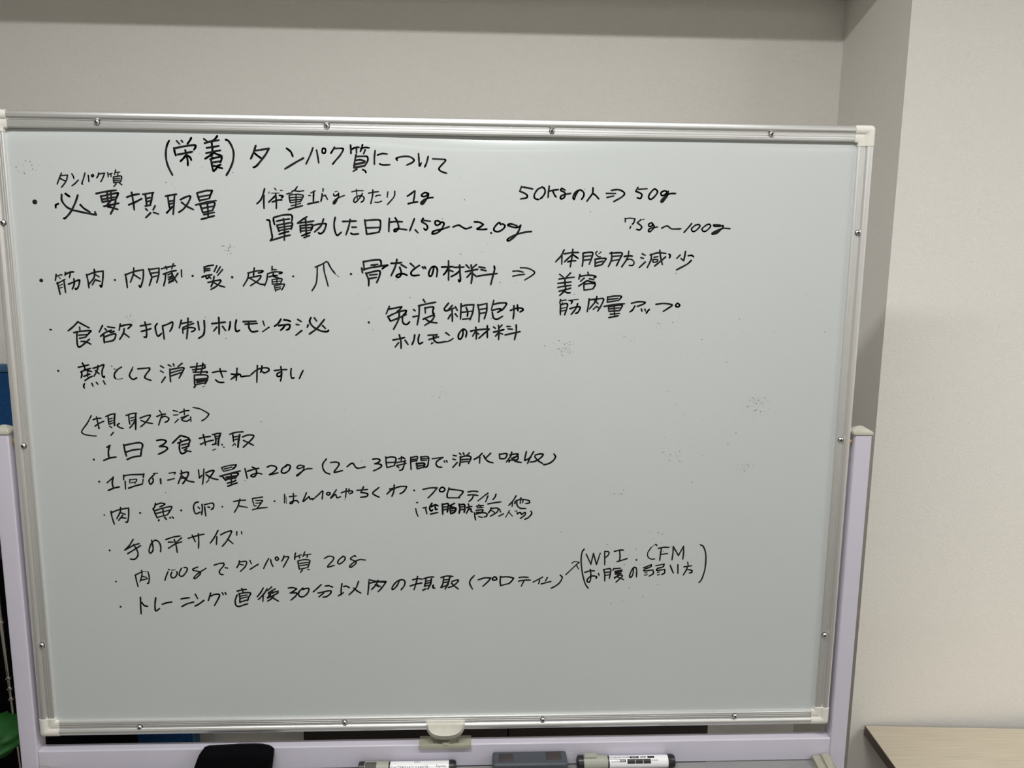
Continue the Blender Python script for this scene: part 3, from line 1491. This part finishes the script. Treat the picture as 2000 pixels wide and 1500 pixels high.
def screw(px, py, parent):
    p = aty(px, py, 0.0012)
    s = lathe('screw', [(0.0012, .0036), (-.0004, .0036), (-.0014, .0030), (-.0019, .0018), (-.0017, .0013), (-.0006, .0011)], (p.x, 0.0, p.z), 'y', 'screw', parent, 18)
    for i, (r, y0, y1) in enumerate(((.0015, -.00215, -.0012), (.0041, .0006, .0021))):  # black discs imitate the shade in the drive hole and countersink
        bm = bmesh.new(); bm_cyl(bm, (p.x, y0, p.z), (p.x, y1, p.z), r, n=16)
        t = bpy.data.meshes.new('t'); bm.to_mesh(t); bm.free()
        for f in t.polygons: f.material_index = 1
        b2 = bmesh.new(); b2.from_mesh(s.data); b2.from_mesh(t); b2.to_mesh(s.data); b2.free(); bpy.data.meshes.remove(t)
    s.data.materials.append(M['dark'])
for q in ((189, 238.5), (638, 246), (1078, 256), (1507, 262)): screw(*q, rails['top'])
for q in ((273, 1420), (673, 1410.5), (1060, 1405), (1435, 1398)): screw(*q, rails['bottom'])
for q in ((6, 435), (46, 871), (82, 1260)): screw(*q, rails['left'])
for q in ((1675.5, 454.5), (1642, 859), (1610, 1240)): screw(*q, rails['right'])

# stand: posts, crossbar, tray, feet and casters
PX0, PX1, PDEP = 0.6065, 0.6315, 0.026
for s in (-1, 1):
    a, b = sorted((s*PX0, s*PX1))
    post = box('post', (a, 0.0, 0.085), (b, PDEP, bz(0.012)), 'lavender', WB, 0.0022, 3)
    e = .0015; vs = [(a-e*2, -e, bz(.0118)), (b+e, -e, bz(.0118)), (b+e, PDEP+e, bz(.0118)), (a-e*2, PDEP+e, bz(.0118)),
          (a-e*2, -e, bz(.0165)), (b+e, -e, bz(.0165)), (b+e, PDEP+e, bz(.0165)), (a-e*2, PDEP+e, bz(.0165)),
          (a+.010, .011, bz(.0235)), (b-.010, .011, bz(.0235)), (b-.010, PDEP-.011, bz(.0235)), (a+.010, PDEP-.011, bz(.0235))]
    fs = [(0, 1, 2, 3), (8, 9, 10, 11)]
    for l in (0, 4):
        for k in range(4): fs.append((l+k, l+(k+1) % 4, l+4+(k+1) % 4, l+4+k))
    bm = bmesh.new(); V = [bm.verts.new(v) for v in vs]; [bm.faces.new([V[i] for i in f]) for f in fs]
    bmesh.ops.bevel(bm, geom=list(bm.edges), offset=.0009, segments=2, affect='EDGES')
    from_bm('post_cap', bm, 'cap_old', post, True, 40)
    bm = bmesh.new(); bm_cyl(bm, (s*.598, .013, bz(0)), (s*.609, .013, bz(0)), .004, n=16); bm_cyl(bm, (s*.601, .013, bz(0)), (s*.6035, .013, bz(0)), .008, n=20)
    tag(from_bm('pivot_bolt', bm, 'brass', WB, True, 40), 'brass coloured pivot bolt')
    # foot with two casters
    foot = box('foot', (a-.002, -0.26, 0.060), (b+.002, 0.27, 0.0875), 'lavender', WB, .003)
    for yy in (-0.235, 0.245):
        cx = (a+b)/2; bm = bmesh.new()
        bm_cyl(bm, (cx-.010, yy, .025), (cx+.010, yy, .025), .025, n=24)
        c = from_bm('caster', bm, 'rubber', foot, True, 40)
box('lower_rail', (-PX0, .003, .16), (PX0, .023, .19), 'lavender', WB, .002)
bar = box('crossbar', (-PX0, 0.0005, bz(-.5112)), (PX0, 0.0190, bz(-.4742)), 'lavender', WB, 0.0022, 3)
# shallow tray below the crossbar, open towards the room
TZ = bz(-.5112)
prof = [(0.0, 0.0), (-.066, 0.0), (-.069, .002), (-.071, .009), (-.0725, .009), (-.0725, .000), (-.069, -.0035), (0.0, -.0035)]
vs = [(x, y, TZ+z) for x in (-PX0+.004, PX0-.018) for y, z in prof]; n = len(prof)
fs = [(i, (i+1) % n, n+(i+1) % n, n+i) for i in range(n)] + [tuple(range(n)), tuple(range(n, 2*n))]
tray = pyd('tray', vs, fs, 'tray', WB, True, 40)
# curved end cap of the tray, right and left
def endcap(s):
    P = aty(1585, 1477, -.001)
    x0, x1 = s*(P.x), s*(P.x+.0265)
    a, b = sorted((x0, x1))
    bm = bmesh.new()
    # outer wedge: high wall at the outer side, low channel inside
    outl = [(-.0008, .0095), (-.010, .0085), (-.030, .0040), (-.072, .0040), (-.075, .000), (-.075, -.006), (-.0008, -.006)]
    for (lo, hi, dz) in ((a, b, 0.0),):
        A = [bm.verts.new((lo, y, TZ+z+dz)) for y, z in outl]; B = [bm.verts.new((hi, y, TZ+z+dz)) for y, z in outl]
        bm.faces.new(A); bm.faces.new(B)
        for i in range(len(outl)): bm.faces.new((A[i], A[(i+1) % len(outl)], B[(i+1) % len(outl)], B[i]))
    bmesh.ops.bevel(bm, geom=list(bm.edges), offset=.001, segments=2, affect='EDGES')
    o = from_bm('tray_end_cap', bm, 'olive', tray, True, 40)
    w0, w1 = (a+.0135, b) if s > 0 else (a, b-.0135)
    bm = bmesh.new()
    A = [bm.verts.new((w0, y, TZ+z+.003)) for y, z in outl]; B = [bm.verts.new((w1, y, TZ+z+.003)) for y, z in outl]
    bm.faces.new(A); bm.faces.new(B)
    for i in range(len(outl)): bm.faces.new((A[i], A[(i+1) % len(outl)], B[(i+1) % len(outl)], B[i]))
    bmesh.ops.bevel(bm, geom=list(bm.edges), offset=.0012, segments=2, affect='EDGES')
    b2 = bmesh.new(); b2.from_mesh(o.data); t = bpy.data.meshes.new('t'); bm.to_mesh(t); bm.free(); b2.from_mesh(t)
    bmesh.ops.recalc_face_normals(b2, faces=b2.faces); b2.to_mesh(o.data); b2.free(); bpy.data.meshes.remove(t)
    for p in o.data.polygons: p.use_smooth = True
    o.data.set_sharp_from_angle(angle=math.radians(40))
for s in (-1, 1): endcap(s)

# locking catch at the middle of the lower edge: half-round knob on the frame, clamp plate on the crossbar
ck = aty(870, 1414, -.003); cx, zt = ck.x, ck.z
def half(rx, rz, y, n=20, ztop=0.0):
    out = []
    for k in range(n+1):
        t = math.pi*k/n
        c, s_ = math.cos(t), math.sin(t)
        out.append((cx - rx*math.copysign(abs(c)**0.85, c), y, zt+ztop - rz*abs(s_)**0.80))
    return out
def tilt(l, y_top, y_bot, rz): return [(x, y_top+(y_bot-y_top)*min(1, max(0, (zt-z)/rz)), z) for x, y, z in l]
loops = [half(.0296, .0268, .017), half(.0296, .0268, -.0005), tilt(half(.0292, .0262, 0), -.0035, -.0030, .026),
         tilt(half(.0262, .0150, 0), -.0060, -.0110, .0150), tilt(half(.0256, .0144, 0), -.0065, -.0116, .0144),
         tilt(half(.0248, .0136, 0), -.0058, -.0106, .0136)]
vs = [p for l in loops for p in l]; n = 21; fs = []
for i in range(len(loops)-1):
    for k in range(n-1): fs.append((i*n+k, i*n+k+1, (i+1)*n+k+1, (i+1)*n+k))
fs.append(tuple(range(n))); fs.append(tuple(range((len(loops)-1)*n, len(loops)*n)))
fs.append(tuple([i*n for i in range(len(loops))] + [i*n+n-1 for i in reversed(range(len(loops)))]))
catch = pyd('catch_knob', vs, fs, mat('latch_ivory', (0.62, 0.60, 0.52), 0.42, noise=(90, 0.06)), WB, True, 42)
bm = bmesh.new()
pl, pr = aty(818, 1450, -.003), aty(920, 1448, -.003)
zt2 = bz(-.4742)
bm_box(bm, (pl.x, -.0035, zt2-.0012), (pr.x, .0205, zt2+.0022), .0010)
bm_box(bm, (pl.x, -.0040, zt2-.0046), (pr.x, -.0008, zt2+.0020), .0008)
bm_box(bm, (cx-.024, .000, zt2+.002), (cx-.019, .008, zt2+.0045), .0008)
bm_box(bm, (cx+.019, .000, zt2+.002), (cx+.024, .008, zt2+.0045), .0008)
bm_cyl(bm, (cx, .002, zt2+.0018), (cx, .002, zt2+.0050), .0070, .0060, n=20)
tag(from_bm('catch_plate', bm, 'olive', bar, True, 40), 'olive grey clamp plate under the knob')

# ---------------------------------------------------------------- handwriting: strokes of ink lying on the panel
def catmull(P, seg):
    if len(P) < 3: return P
    out = []
    Q = [2*P[0]-P[1]] + P + [2*P[-1]-P[-2]]
    if (P[0]-P[-1]).length < 1e-5: Q[0], Q[-1] = P[-2], P[1]
    for i in range(1, len(Q)-2):
        p0, p1, p2, p3 = Q[i-1], Q[i], Q[i+1], Q[i+2]
        for k in range(seg):
            t = k/seg
            out.append(0.5*((2*p1)+(p2-p0)*t+(2*p0-5*p1+4*p2-p3)*t*t+(3*p1-p0-3*p2+p3)*t*t*t))
    out.append(P[-1]); return out
def disc(vs, fs, c, r, y, n=10):
    b = len(vs); vs.extend([(c.x+r*math.cos(2*math.pi*k/n), y, c.y+r*math.sin(2*math.pi*k/n)) for k in range(n)])
    fs.append(tuple(range(b, b+n)))
rnd = random.Random(5)
for li, (label, tiles) in enumerate(INK):
    vs, fs = [], []; kk = 0; bullet = None
    for (x0, y0, sc, wd, data) in tiles:
        for row in data.split('\n'):
            if vs == [] and bullet is None and row[0] == '@' and float(row.split()[0][1:]) > 21 and len(row.split()) < 4: bullet = (x0, y0, sc, row); continue
            toks = row.split(); wpx = wd
            if toks[0][0] == '@': wpx = float(toks[0][1:]); toks = toks[1:]
            P = []
            for q in toks:
                a, b = q.split(','); p = aty(x0+float(a)/sc, y0+float(b)/sc, PY); P.append(Vector((p.x, p.z)))
            hw = wpx/sc/FPX*1.155/2*INKW
            y = PY-.00008-kk*2e-7; kk += 1
            if len(P) == 1: disc(vs, fs, P[0], hw, y, 16); continue
            C = catmull(P, 5)
            n = len(C); ph = rnd.random()*6
            ws = [hw*(1+.07*math.sin(ph+i*.9))*(0.86 if i == n-1 else 1) for i in range(n)]
            for i in range(n-1):
                d = (C[i+1]-C[i])
                if d.length < 1e-6: continue
                d.normalize(); q = Vector((-d.y, d.x)); b = len(vs)
                for c, wv in ((C[i], ws[i]), (C[i+1], ws[i+1])):
                    vs.append((c.x+q.x*wv, y, c.y+q.y*wv)); vs.append((c.x-q.x*wv, y, c.y-q.y*wv))
                fs.append((b, b+1, b+3, b+2))
            for i in range(n): disc(vs, fs, C[i], ws[i], y-1e-7, 12 if i in (0, n-1) else 8)
    me = bpy.data.meshes.new('handwriting'); me.from_pydata(vs, [], fs)
    tag(link('handwriting', me, 'ink', WB), label)
    if bullet:
        x0, y0, sc, row = bullet; toks = row.split(); P = []
        for q in toks[1:]:
            a, b = q.split(','); p = aty(x0+float(a)/sc, y0+float(b)/sc, PY); P.append(Vector((p.x, p.z)))
        vs, fs = [], []; r = float(toks[0][1:])/sc/FPX*1.155/2
        c = P[0] if len(P) == 1 else (P[0]+P[1])/2
        disc(vs, fs, c, r*1.02, PY-.00008, 20)
        if len(P) > 1: vs = [(c.x+(x-c.x)*1.35, y, c.y+(z-c.y)*.85) for x, y, z in vs]
        me = bpy.data.meshes.new('bullet_dot'); me.from_pydata(vs, [], fs); link('bullet_dot', me, 'ink', WB)
vs, fs = [], []
for (px, py, sp, cnt) in SPECKS:
    for _ in range(cnt):
        a, b = rnd.gauss(0, sp*.5), rnd.gauss(0, sp*.35)
        p = aty(px+a, py+b, PY); r = rnd.choice((.0003, .00035, .0004, .0005, .0008))
        c = Vector((p.x, p.z))
        if abs(c.x) > .57 or abs(c.y-Z0) > .42: continue
        disc(vs, fs, c, r, PY-.00005, 6)
me = bpy.data.meshes.new('ink_residue'); me.from_pydata(vs, [], fs)
tag(link('ink_residue', me, 'residue', WB), 'scattered grey specks of old ink', kind='stuff')

# ---------------------------------------------------------------- things lying in the tray
def text_on_tube(s, size, x_c, ang, r, cyz, m, parent, name='printed_text', xsq=1.0):
    cu = bpy.data.curves.new('t', 'FONT'); cu.body = s; cu.size = size; cu.align_x = 'CENTER'; cu.align_y = 'CENTER'; cu.resolution_u = 2
    to = bpy.data.objects.new('t', cu); COL.objects.link(to); bpy.context.view_layer.update()
    me = bpy.data.meshes.new_from_object(to.evaluated_get(bpy.context.evaluated_depsgraph_get()))
    bpy.data.objects.remove(to); bpy.data.curves.remove(cu)
    for v in me.vertices:
        t = ang + v.co.y/r                  # ang: 0 faces the room (-y), pi/2 faces up
        x = x_c + v.co.x*xsq
        v.co = (x, cyz[0]-math.cos(t)*r, cyz[1]+math.sin(t)*r)
    return link(name, me, m, parent)
def patch(x0, x1, a0, a1, r, cyz, m, parent, name='printed_patch'):
    vs, n = [], 8
    for k in range(n+1):
        t = a0+(a1-a0)*k/n
        for x in (x0, x1): vs.append((x, cyz[0]-math.cos(t)*r, cyz[1]+math.sin(t)*r))
    return pyd(name, vs, [(2*k, 2*k+1, 2*k+3, 2*k+2) for k in range(n)], m, parent)
def fit_y(px, py, r):                       # y of a tube of radius r lying on the tray whose top edge shows at the pixel
    lo, hi = -.07, .0
    for _ in range(40):
        y = (lo+hi)/2; zc = TZ+r
        d = ray(px, py); t = (y-CAM.y)/d.y; pz = CAM.z+d.z*t
        dist = (pz-zc)*math.cos(math.atan2(-d.z, d.y))
        if dist > r: hi = y
        else: lo = y
    return (lo+hi)/2
R1 = .0093
def marker(px0, px1, pyy, label, second):
    ry = max(-.05, min(-R1*1.05-(.003 if second else 0), fit_y((px0+px1)/2, pyy, R1)))
    zc = TZ+R1+(.0022 if second else 0.0006)
    ry = -.0125 if second else -.0150
    a, b = aty(px0, 1495, ry-.006).x, aty(px1, 1495, ry-.006).x
    L = b-a
    t = empty('whiteboard_marker', ((a+b)/2, ry, TZ), label, 'marker', 'black whiteboard markers in the tray')
    o = (0, ry, zc)
    f = lambda u: a+L*u
    lathe('barrel', [(f(.325), R1), (f(.925), R1)], o, 'x', 'label', t)
    lathe('collar', [(f(.305), R1*.97), (f(.325), R1*1.0), (f(.3255), R1*1.01), (f(.31), R1*1.03)][0:2], o, 'x', 'blackpl', t)
    kr = 1.16 if second else 1.06
    lathe('cap', [(f(.065), R1*kr), (f(.20), R1*kr), (f(.21), R1*kr*.98), (f(.308), R1*1.06), (f(.31), R1*1.0)], o, 'x', 'capgrey', t)
    tag(lathe('cap_end', [(f(0.004), R1*.80), (f(.0), R1*.86), (f(.008), R1*1.0*kr), (f(.065), R1*1.02*kr)], o, 'x', 'blackpl', t), 'black end of the cap')
    tag(lathe('end_plug', [(f(.925), R1*1.0), (f(.93), R1*1.12), (f(.97), R1*1.10), (f(.995), R1*.95), (f(1.0), R1*.80)], o, 'x', 'blackpl', t), 'black end plug')
    c = (ry, zc); r2 = R1*1.012
    if second:
        bm = bmesh.new(); bm_box(bm, (f(.07), ry-.005, zc+R1*.9), (f(.195), ry+.005, zc+R1*1.42), .0012)
        from_bm('clip', bm, 'capgrey', t, True, 40)
        text_on_tube('WHITEBOARD MARKER', .0050, f(.425), 1.30, r2, c, 'print', t, xsq=.62)
        patch(f(.535), f(.625), 1.12, 1.50, r2, c, 'print', t)
        text_on_tube('BLACK', .0026, f(.58), 1.31, r2*1.004, c, 'label', t)
        patch(f(.64), f(.70), 1.24, 1.42, r2, c, 'capdark', t)
        patch(f(.715), f(.785), 1.12, 1.50, r2, c, 'print', t)
        text_on_tube('PERMANENT', .0028, f(.385), .93, r2, c, 'print', t)
        text_on_tube('ALCOHOL', .0028, f(.385), .62, r2, c, 'print', t)
        patch(f(.43), f(.49), .55, .98, r2, c, 'print', t); patch(f(.435), f(.48), .66, .86, r2*1.004, c, 'capgrey', t)
        patch(f(.505), f(.745), .28, 1.02, r2, c, 'print', t)
        for u in (.585, .665): patch(f(u), f(u)+.0006, .3, .85, r2*1.004, c, 'label', t)
        text_on_tube('<<<', .0060, f(.785), .75, r2, c, 'print', t)
    else:
        patch(f(.07), f(.185), .55, 1.62, R1*kr*1.01, c, 'capdark', t, 'sticker')
        text_on_tube('WHITEBOARD MARKER', .0068, f(.52), .60, r2, c, 'print', t, xsq=.80)
        text_on_tube('Raymay', .0050, f(.845), .78, r2, c, 'print', t)
        patch(f(.57), f(.63), 1.50, 1.60, r2, c, 'print', t)
    return t
marker(699, 891, 1488, 'black whiteboard marker lying in the tray left of the slate eraser', False)
marker(1128, 1319, 1480, 'black whiteboard marker lying in the tray right of the slate eraser', True)

# slate board eraser with two magnets
e0, e1 = aty(961, 1482, -.012), aty(1107, 1480, -.012)
ztop = aty(1035, 1466, -.003).z
yf = atz(1035, 1493, ztop).y
er = empty('board_eraser', ((e0.x+e1.x)/2, (yf-.003)/2, TZ), 'dark slate plastic board eraser with two brown magnets on top, between the markers', 'eraser')
box('body', (e0.x+.0005, yf+.0005, TZ+.010), (e1.x-.0005, -.003, ztop), 'eraser', er, .0045, 4)
box('felt_pad', (e0.x+.003, yf+.003, TZ), (e1.x-.003, -.005, TZ+.0105), 'blackfab', er, .001)
for (pa, pb, q0, q1) in ((975, 1002, 1487.5, 1472.5), (1067.5, 1094.5, 1483.5, 1468.5)):
    a = atz(pa, q0, ztop); b = atz(pb, q1, ztop)
    box('magnet', (a.x, a.y, ztop-.0005), (b.x, b.y, ztop+.0006), 'magnet', er, .0002, 1)

# black soft pouch standing against the crossbar
b0 = [(382, 1500), (386, 1484), (391, 1470), (396.5, 1463), (403, 1459.8), (430, 1458.6), (465, 1456.2), (498, 1455.6), (514, 1456.3), (528, 1459.5), (534.5, 1464.5), (535.3, 1470), (533.5, 1485), (532, 1500)]
fy, by = -.030, -.0035
front = [aty(px, py, -.010) for px, py in b0]
L0, R0 = front[0], front[-1]
outline = [(p.x, p.z) for p in front] + [(R0.x-.002, TZ+.001), (L0.x-.003, TZ+.001)]
cxm = sum(p[0] for p in outline)/len(outline); czm = sum(p[1] for p in outline)/len(outline)
vs, fs, n = [], [], len(outline)
layers = [(fy-.0010, .80), (fy+.0005, .93), (fy+.0040, .985), ((fy+by)/2, 1.0), (by-.002, .985), (by, .95)]
for y, sc in layers:
    for x, z in outline: vs.append((cxm+(x-cxm)*sc, y, max(TZ+.0006, czm+(z-czm)*sc)))
for i in range(len(layers)-1):
    for k in range(n): fs.append((i*n+k, i*n+(k+1) % n, (i+1)*n+(k+1) % n, (i+1)*n+k))
fs.append(tuple(range(n))); fs.append(tuple(range((len(layers)-1)*n, len(layers)*n)))
pc = empty('eraser_pouch', (cxm, (fy+by)/2, TZ), 'soft black fabric eraser standing at the left end of the tray', 'eraser')
pyd('fabric_body', vs, fs, 'blackfab', pc, True, 60)
vs = [(cxm+(x-cxm)*1.004, by-.004+.0012*k, max(TZ+.0007, czm+(z-czm)*1.004)) for k in (0, 1) for x, z in outline]
pyd('seam', vs, [(k, (k+1) % n, n+(k+1) % n, n+k) for k in range(n)], 'blackpl', pc)

# ---------------------------------------------------------------- table at the right
TT = aty(1689, 1417, .343).z
c0 = atz(1689, 1417, TT); c1 = atz(2000, 1423, TT); c2 = atz(1743.5, 1500, TT)
ux = Vector((c1.x-c0.x, c1.y-c0.y, 0)).normalized(); uy = Vector((c2.x-c0.x, c2.y-c0.y, 0)).normalized()
uy = Vector((ux.y, -ux.x, 0)) if abs(ux.dot(uy)) < .12 else uy
TL, TD, TH = 0.90, 0.50, 0.020
tb = empty('side_table', (c0.x+ux.x*TL/2+uy.x*TD/2, c0.y+ux.y*TL/2+uy.y*TD/2, 0), 'beige wood-grain table with a dark edge band, in front of the column wall', 'table')
def slab(name, u0, u1, v0, v1, z0, z1, m, parent):
    P = [c0+ux*u+uy*v for u, v in ((u0, v0), (u1, v0), (u1, v1), (u0, v1))]
    vs = [(p.x, p.y, z) for z in (z0, z1) for p in P]
    return pyd(name, vs, [(0, 1, 2, 3), (4, 5, 6, 7), (0, 1, 5, 4), (1, 2, 6, 5), (2, 3, 7, 6), (3, 0, 4, 7)], m, parent)
slab('table_top', .001, TL-.001, .001, TD-.001, TT-TH, TT, 'wood', tb)
eb = slab('edge_band', 0, TL, 0, TD, TT-TH-.0002, TT-.0012, 'woodedge', tb)
for (u, v) in ((.05, .06), (TL-.09, .06), (.05, TD-.1), (TL-.09, TD-.1)):
    slab('leg', u, u+.035, v, v+.035, 0, TT-TH, 'steel', tb)
slab('apron', .085, TL-.09, .07, .085, TT-TH-.06, TT-TH, 'steel', tb)

# ---------------------------------------------------------------- things behind the board
# dark brown cabinet
ca, cb = aty(594, 1441, .40).x, aty(1380, 1428, .40).x
cab = empty('low_cabinet', ((ca+cb)/2, .5, 0), 'dark brown low cabinet against the back wall, seen under the whiteboard', 'cabinet')
box('cabinet_body', (ca, .40, .05), (cb, YB-.004, .80), 'brown', cab, .003)
box('plinth', (ca+.02, .42, 0), (cb-.02, YB-.02, .05), 'brown', cab)
mid = (ca+cb)/2
for s in (-1, 1):
    a, b = (ca+.003, mid-.0012) if s < 0 else (mid+.0012, cb-.003)
    d = box('door', (a, .382, .06), (b, .3995, .79), 'brown', cab, .002)
    hx = mid+s*.04
    bm = bmesh.new(); bm_cyl(bm, (hx, .381, .42), (hx, .372, .42), .010, n=16); from_bm('knob', bm, 'steel', d, True, 40)
# blue fabric partition
px_r = aty(380.5, 1440, .47).x; ztp = aty(5, 714, .47).z
zt_f = aty(5, 728, .47).z
pt = empty('partition_screen', (px_r-.75, .485, 0), 'blue fabric partition screen behind the left side of the whiteboard', 'partition')
box('fabric_panel', (px_r-1.5, .472, .10), (px_r-.006, .500, zt_f), 'blue', pt, .004)
box('top_trim', (px_r-1.5, .470, zt_f), (px_r-.006, .502, ztp), 'bluetrim', pt, .006)
box('edge_post', (px_r-.006, .470, .03), (px_r, .502, ztp-.004), 'bluetrim', pt, .002)
for x in (px_r-1.35, px_r-.15): box('foot', (x-.02, .39, 0), (x+.02, .612, .10), 'blackpl', pt, .004)
# tall black garment bag standing in front of the partition
gr = aty(247, 1440, .28).x; gz = aty(4, 1103, .28).z
gl = gr-.62
bm = bmesh.new(); N = 18
lay = [(0, .96), (.06, 1.0), (.5, 1.0), (.85, .99), (.96, .95), (1.0, .86)]
rng = random.Random(3)
rings = []
for h, s in lay:
    ring = []
    for k in range(N*2):
        t = 2*math.pi*k/(N*2); c, sn = math.cos(t), math.sin(t)
        x = (gl+gr)/2 + (gr-gl)/2*s*math.copysign(abs(c)**.35, c)
        y = .315 + .045*s*math.copysign(abs(sn)**.5, sn) + .004*math.sin(9*t+h*5)
        ring.append(bm.verts.new((x, y, gz*h+ (.0 if h == 0 else .006*math.sin(5*t)))))
    rings.append(ring)
for i in range(len(rings)-1):
    for k in range(2*N): bm.faces.new((rings[i][k], rings[i][(k+1) % (2*N)], rings[i+1][(k+1) % (2*N)], rings[i+1][k]))
bm.faces.new(rings[0]); bm.faces.new(rings[-1])
bg = empty('black_bag', ((gl+gr)/2, .300, 0), 'tall soft black bag standing on the floor behind the left post', 'bag')
from_bm('bag_body', bm, 'blackfab', bg, True, 60)
bm = bmesh.new(); xm = (gl+gr)/2
pts = [(xm-.10, .300, gz-.005), (xm-.09, .300, gz+.04), (xm, .300, gz+.055), (xm+.09, .300, gz+.04), (xm+.10, .300, gz-.005)]
for p, q in zip(pts[:-1], pts[1:]): bm_cyl(bm, p, q, .008, n=10)
from_bm('handle', bm, 'blackpl', bg, True, 50)
# slim silver pole with collars leaning between bag and post
q0, q1, q2 = aty(1, 1205, .235), aty(24.5, 1386, .235), aty(40, 1500, .235)
dirp = (q2-q0).normalized(); top = q0-dirp*.22
bot = q2 + dirp*((q2.z-.001)/(-dirp.z))
sp = empty('silver_pole', (bot.x, bot.y, 0), 'slim silver pole with small collars leaning behind the left post', 'pole')
bm = bmesh.new(); bm_cyl(bm, q2, q1, .0016, .0020, n=12); bm_cyl(bm, q1, top, .0020, .0052, n=14); bm_cyl(bm, bot, q2, .0045, n=14); from_bm('pole_tube', bm, 'chrome', sp, True, 40)
for (px, py) in ((4, 1215), (15, 1324), (19, 1344), (22, 1364)):
    c = aty(px, py, .235); u = (c-top).dot(dirp); c = top+dirp*u
    bm = bmesh.new(); bm_cyl(bm, c-dirp*.0015, c+dirp*.0015, .0050, n=14); from_bm('collar', bm, 'chrome', sp, True, 40)
# green nylon bag slumped over the black bag
gc = aty(-32, 1440, .13)
bm = bmesh.new(); bmesh.ops.create_uvsphere(bm, u_segments=72, v_segments=40, radius=1.0)
for v in bm.verts:
    x, y, z = v.co; a = math.atan2(z, x)
    f = 1+.05*math.sin(5*a+2.2*x)+.035*math.sin(11*z+4*x)+.02*math.sin(17*x-6*z)
    y2 = y*(1+.18*math.sin(7*z+5*x+1)+.10*math.sin(13*z-9*x))
    if z > .1 and x < .35: y2 *= .55        # the mouth of the bag folds back
    v.co = (gc.x+x*.064*f, gc.y+y2*.045, gc.z+z*.040*f*(1-.12*x))
gb = empty('green_bag', (gc.x, gc.y, gc.z-.04), 'crumpled green nylon bag bulging out behind the left post, lower left corner', 'bag')
from_bm('bag_cloth', bm, 'green', gb, True)
h0 = Vector((gc.x-.004, gc.y+.02, gc.z+.028)); h1 = aty(-14, 1345, .215); h2 = Vector((h1.x-.03, .24, gz+.02))
bm = bmesh.new(); bm_cyl(bm, h0, h1, .008, .006, n=12); bm_cyl(bm, h1, h2, .006, n=12); from_bm('bag_strap', bm, 'green', gb, True)
